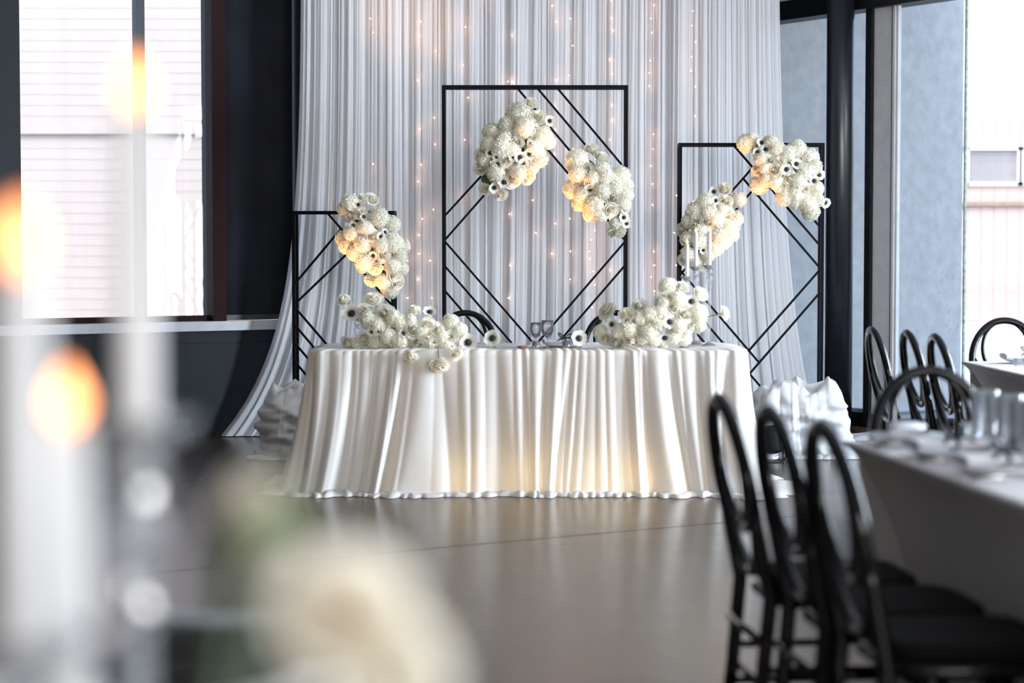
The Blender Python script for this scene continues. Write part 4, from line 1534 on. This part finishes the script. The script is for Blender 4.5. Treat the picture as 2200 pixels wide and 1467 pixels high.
# ------------------------------------------------------------------ uplights on the floor
def uplight(loc, aim, label, power, vis=True):
    u = empty('uplight', loc); tag(u, label, 'lamp', 'floor uplights')
    dirv = (Vector(aim) - (Vector(loc) + Vector((0, 0, .13)))).normalized()
    R = dirv.to_track_quat('Z', 'Y').to_matrix()
    m = MB()
    m.lathe([(.035, -.07), (.05, -.065), (.052, .07), (.056, .075), (.056, .09), (.049, .09), (.045, .05), (.002, .048)], 24)
    m.v = [tuple(R @ Vector(v) + Vector((0, 0, .13))) for v in m.v]
    m.build('housing', M['lampblack'], u, True)
    m = MB()
    for s in (-1, 1):
        m.bar((s * .062, 0, .004), (s * .062, 0, .14), .006, .025)
    m.bar((-.062, 0, .004), (.062, 0, .004), .03, .006, up=(0, 0, 1))
    m.build('yoke', M['lampblack'], u)
    for s in (-1, 1):
        m = MB(); m.tube([(s * .05, 0, .13), (s * .075, 0, .13)], .006, 8); m.tube([(s * .075, 0, .13), (s * .09, 0, .13)], .014, 10); m.build('clamp_knob', M['lampblack'], u, True)
    m = MB(); m.tube([(.03, .02, .10), (.075, .03, .09), (.085, .03, .03), (.07, .05, .006), (.02, .12, .005)], .004, 6); m.build('cable', M['lampblack'], u, True)
    ld = bpy.data.lights.new('uplight_beam', 'SPOT')
    ld.energy = power; ld.color = (1.0, .50, .20); ld.spot_size = math.radians(24); ld.spot_blend = .7; ld.shadow_soft_size = .03
    lo = bpy.data.objects.new('beam', ld); col.objects.link(lo)
    lo.parent = u
    lo.location = Vector((0, 0, .13)) + dirv * .10
    lo.rotation_euler = dirv.to_track_quat('-Z', 'Y').to_euler()
    return u


uplight((1.59, 12.16, 0), (1.46, 12.62, 1.5), 'small black floor uplight with side knobs beside the satin-draped table', 170)
uplight((.27, 12.15, 0), (.27, 12.64, 1.65), 'black floor uplight hidden behind the satin table, aimed at the tallest frame', 200)
uplight((-1.17, 12.10, 0), (-.97, 12.64, 1.15), 'black floor uplight hidden behind the satin table, aimed at the shortest frame', 150)
# warm light bars under the sweetheart table
for x in (-.36, .02, .36, .62):
    b = empty('light_bar', (TC.x + x, TC.y - .29, 0)); tag(b, 'warm battery light bar standing under the satin-draped table', 'lamp', 'light bars under the satin table')
    m = MB(); m.box((0, 0, .02), (.05, .05, .04), bev=.004); m.build('base', M['lampblack'], b)
    ld = bpy.data.lights.new('light_bar_glow', 'POINT'); ld.energy = 1.5; ld.color = (1.0, .74, .36); ld.shadow_soft_size = .03
    lo = bpy.data.objects.new('glow', ld); col.objects.link(lo); lo.parent = b; lo.location = (0, 0, .08)

# ------------------------------------------------------------------ foreground table at the camera's side
pe = Vector((-.03, .30, 0))                      # along its edge
e1 = Vector((-.205, 2.56, 0))
ud = (e1 - pe).normalized()
L1 = (e1 - pe).length
perp = Vector((-ud.y, ud.x, 0))
rz1 = math.atan2(-ud.x, ud.y)
ctr = (pe + e1) / 2 + perp * .40
plain_table('banquet_table', 'guest table under beige linen carrying the tall candles', .78, L1 - .02, (ctr.x, ctr.y, 0), rz1)
mb = drape(.80, L1, .757, 61, 30, .02, lambda *a: (.02, 0, 0), lambda *a: .01, None, 'x', n=400, rows=12, rad=.03, topfold=.05, hem=.004)
o = mb.build('tablecloth', M['linenlight'], None, True, (ctr.x, ctr.y, 0)); o.rotation_euler = (0, 0, rz1)
tag(o, 'beige linen cloth on the guest table with the tall candles', 'tablecloth')
for (px, py, Y, L_, lab) in ((290, 235, 1.32, .215, 'tallest white taper candle, its flame before the bright window'), (45, 580, 1.02, .20, 'white taper candle of middle height at the edge of the candle group'), (145, 915, 1.17, .18, 'shortest white taper candle before the dark wainscot')):
    p = at(px, py, Y)
    zb = p.z - L_
    candlestick('crystal_candlestick', 'crystal candlestick holding the ' + lab.split(',')[0].replace(' at the edge of the candle group', '').replace(' before the dark wainscot', ''), (p.x, Y, ZT), zb, 'crystal candlesticks on the beige table')
    taper(lab, p.x, Y, zb, L_, 'tall candles on the beige table', r=.0125, ft=.011, fh=.036)
# glass cylinder vase with roses
fa = empty('flower_arrangement', (-.165, .93, ZT)); tag(fa, 'white roses in a clear glass vase on the beige table', 'flowers')
m = MB(); m.lathe([(.035, 0), (.042, .004), (.036, .10), (.040, .20), (.037, .20), (.033, .10), (.036, .012), (.002, .010)], 28); m.build('vase', M['glass'], fa, True)
for px, py, Y, r_, n, kind in ((745, 1318, .86, .033, (.2, -.8, .5), 'r'), (600, 1222, .90, .015, (-.2, -.6, .7), 'r'), (540, 1065, .93, .015, (-.3, -.4, .9), 'r'), (860, 1440, .86, .024, (.5, -.7, .2), 'r')):
    p = at(px, py, Y) - fa.location
    put_flower(kind, p, r_, n, fa)
    stem([(0, 0, .02), (p.x * .3, p.y * .3, .2), (p.x * .9, p.y * .9 + .01, p.z - r_ * .6)], fa, .0028)
lf = MB()
for px, py, a in ((565, 1190, .6), (575, 1150, 1.2)):
    p = at(px, py, .93) - fa.location
    rows = []
    for i in range(7):
        v = i / 6
        w = .014 * math.sin(PI * min(1, v + .02))
        rows.append([p + Vector((.05 * (v - .5) * math.cos(a) + q * w * math.sin(a), .004 * q * q, (.05) * (v - .5) * math.sin(a) - q * w * math.cos(a))) for q in (-1, 0, 1)])
    lf.quadgrid(rows)
lf.build('leaf', M['stem'], fa, True)
# black folded napkin on a dark plate at the table's end
p = at(480, 1425, 2.46)
m = MB(); m.lathe([(.06, 0), (.09, .003), (.125, .014), (.125, .018), (.09, .008), (.002, .006)], 40)
o = m.build('dinner_plate', M['ribbon'], None, True, (p.x - .04, 2.42, ZT)); tag(o, 'black dinner plate at the end of the beige table', 'plate')
m = MB(); m.box((.03, 0, .034), (.21, .13, .060), bev=.02)
o = m.build('napkin', M['blacknapkin'], None, True, (p.x - .03, 2.43, ZT + .008)); tag(o, 'black folded napkin on the black plate', 'napkin')
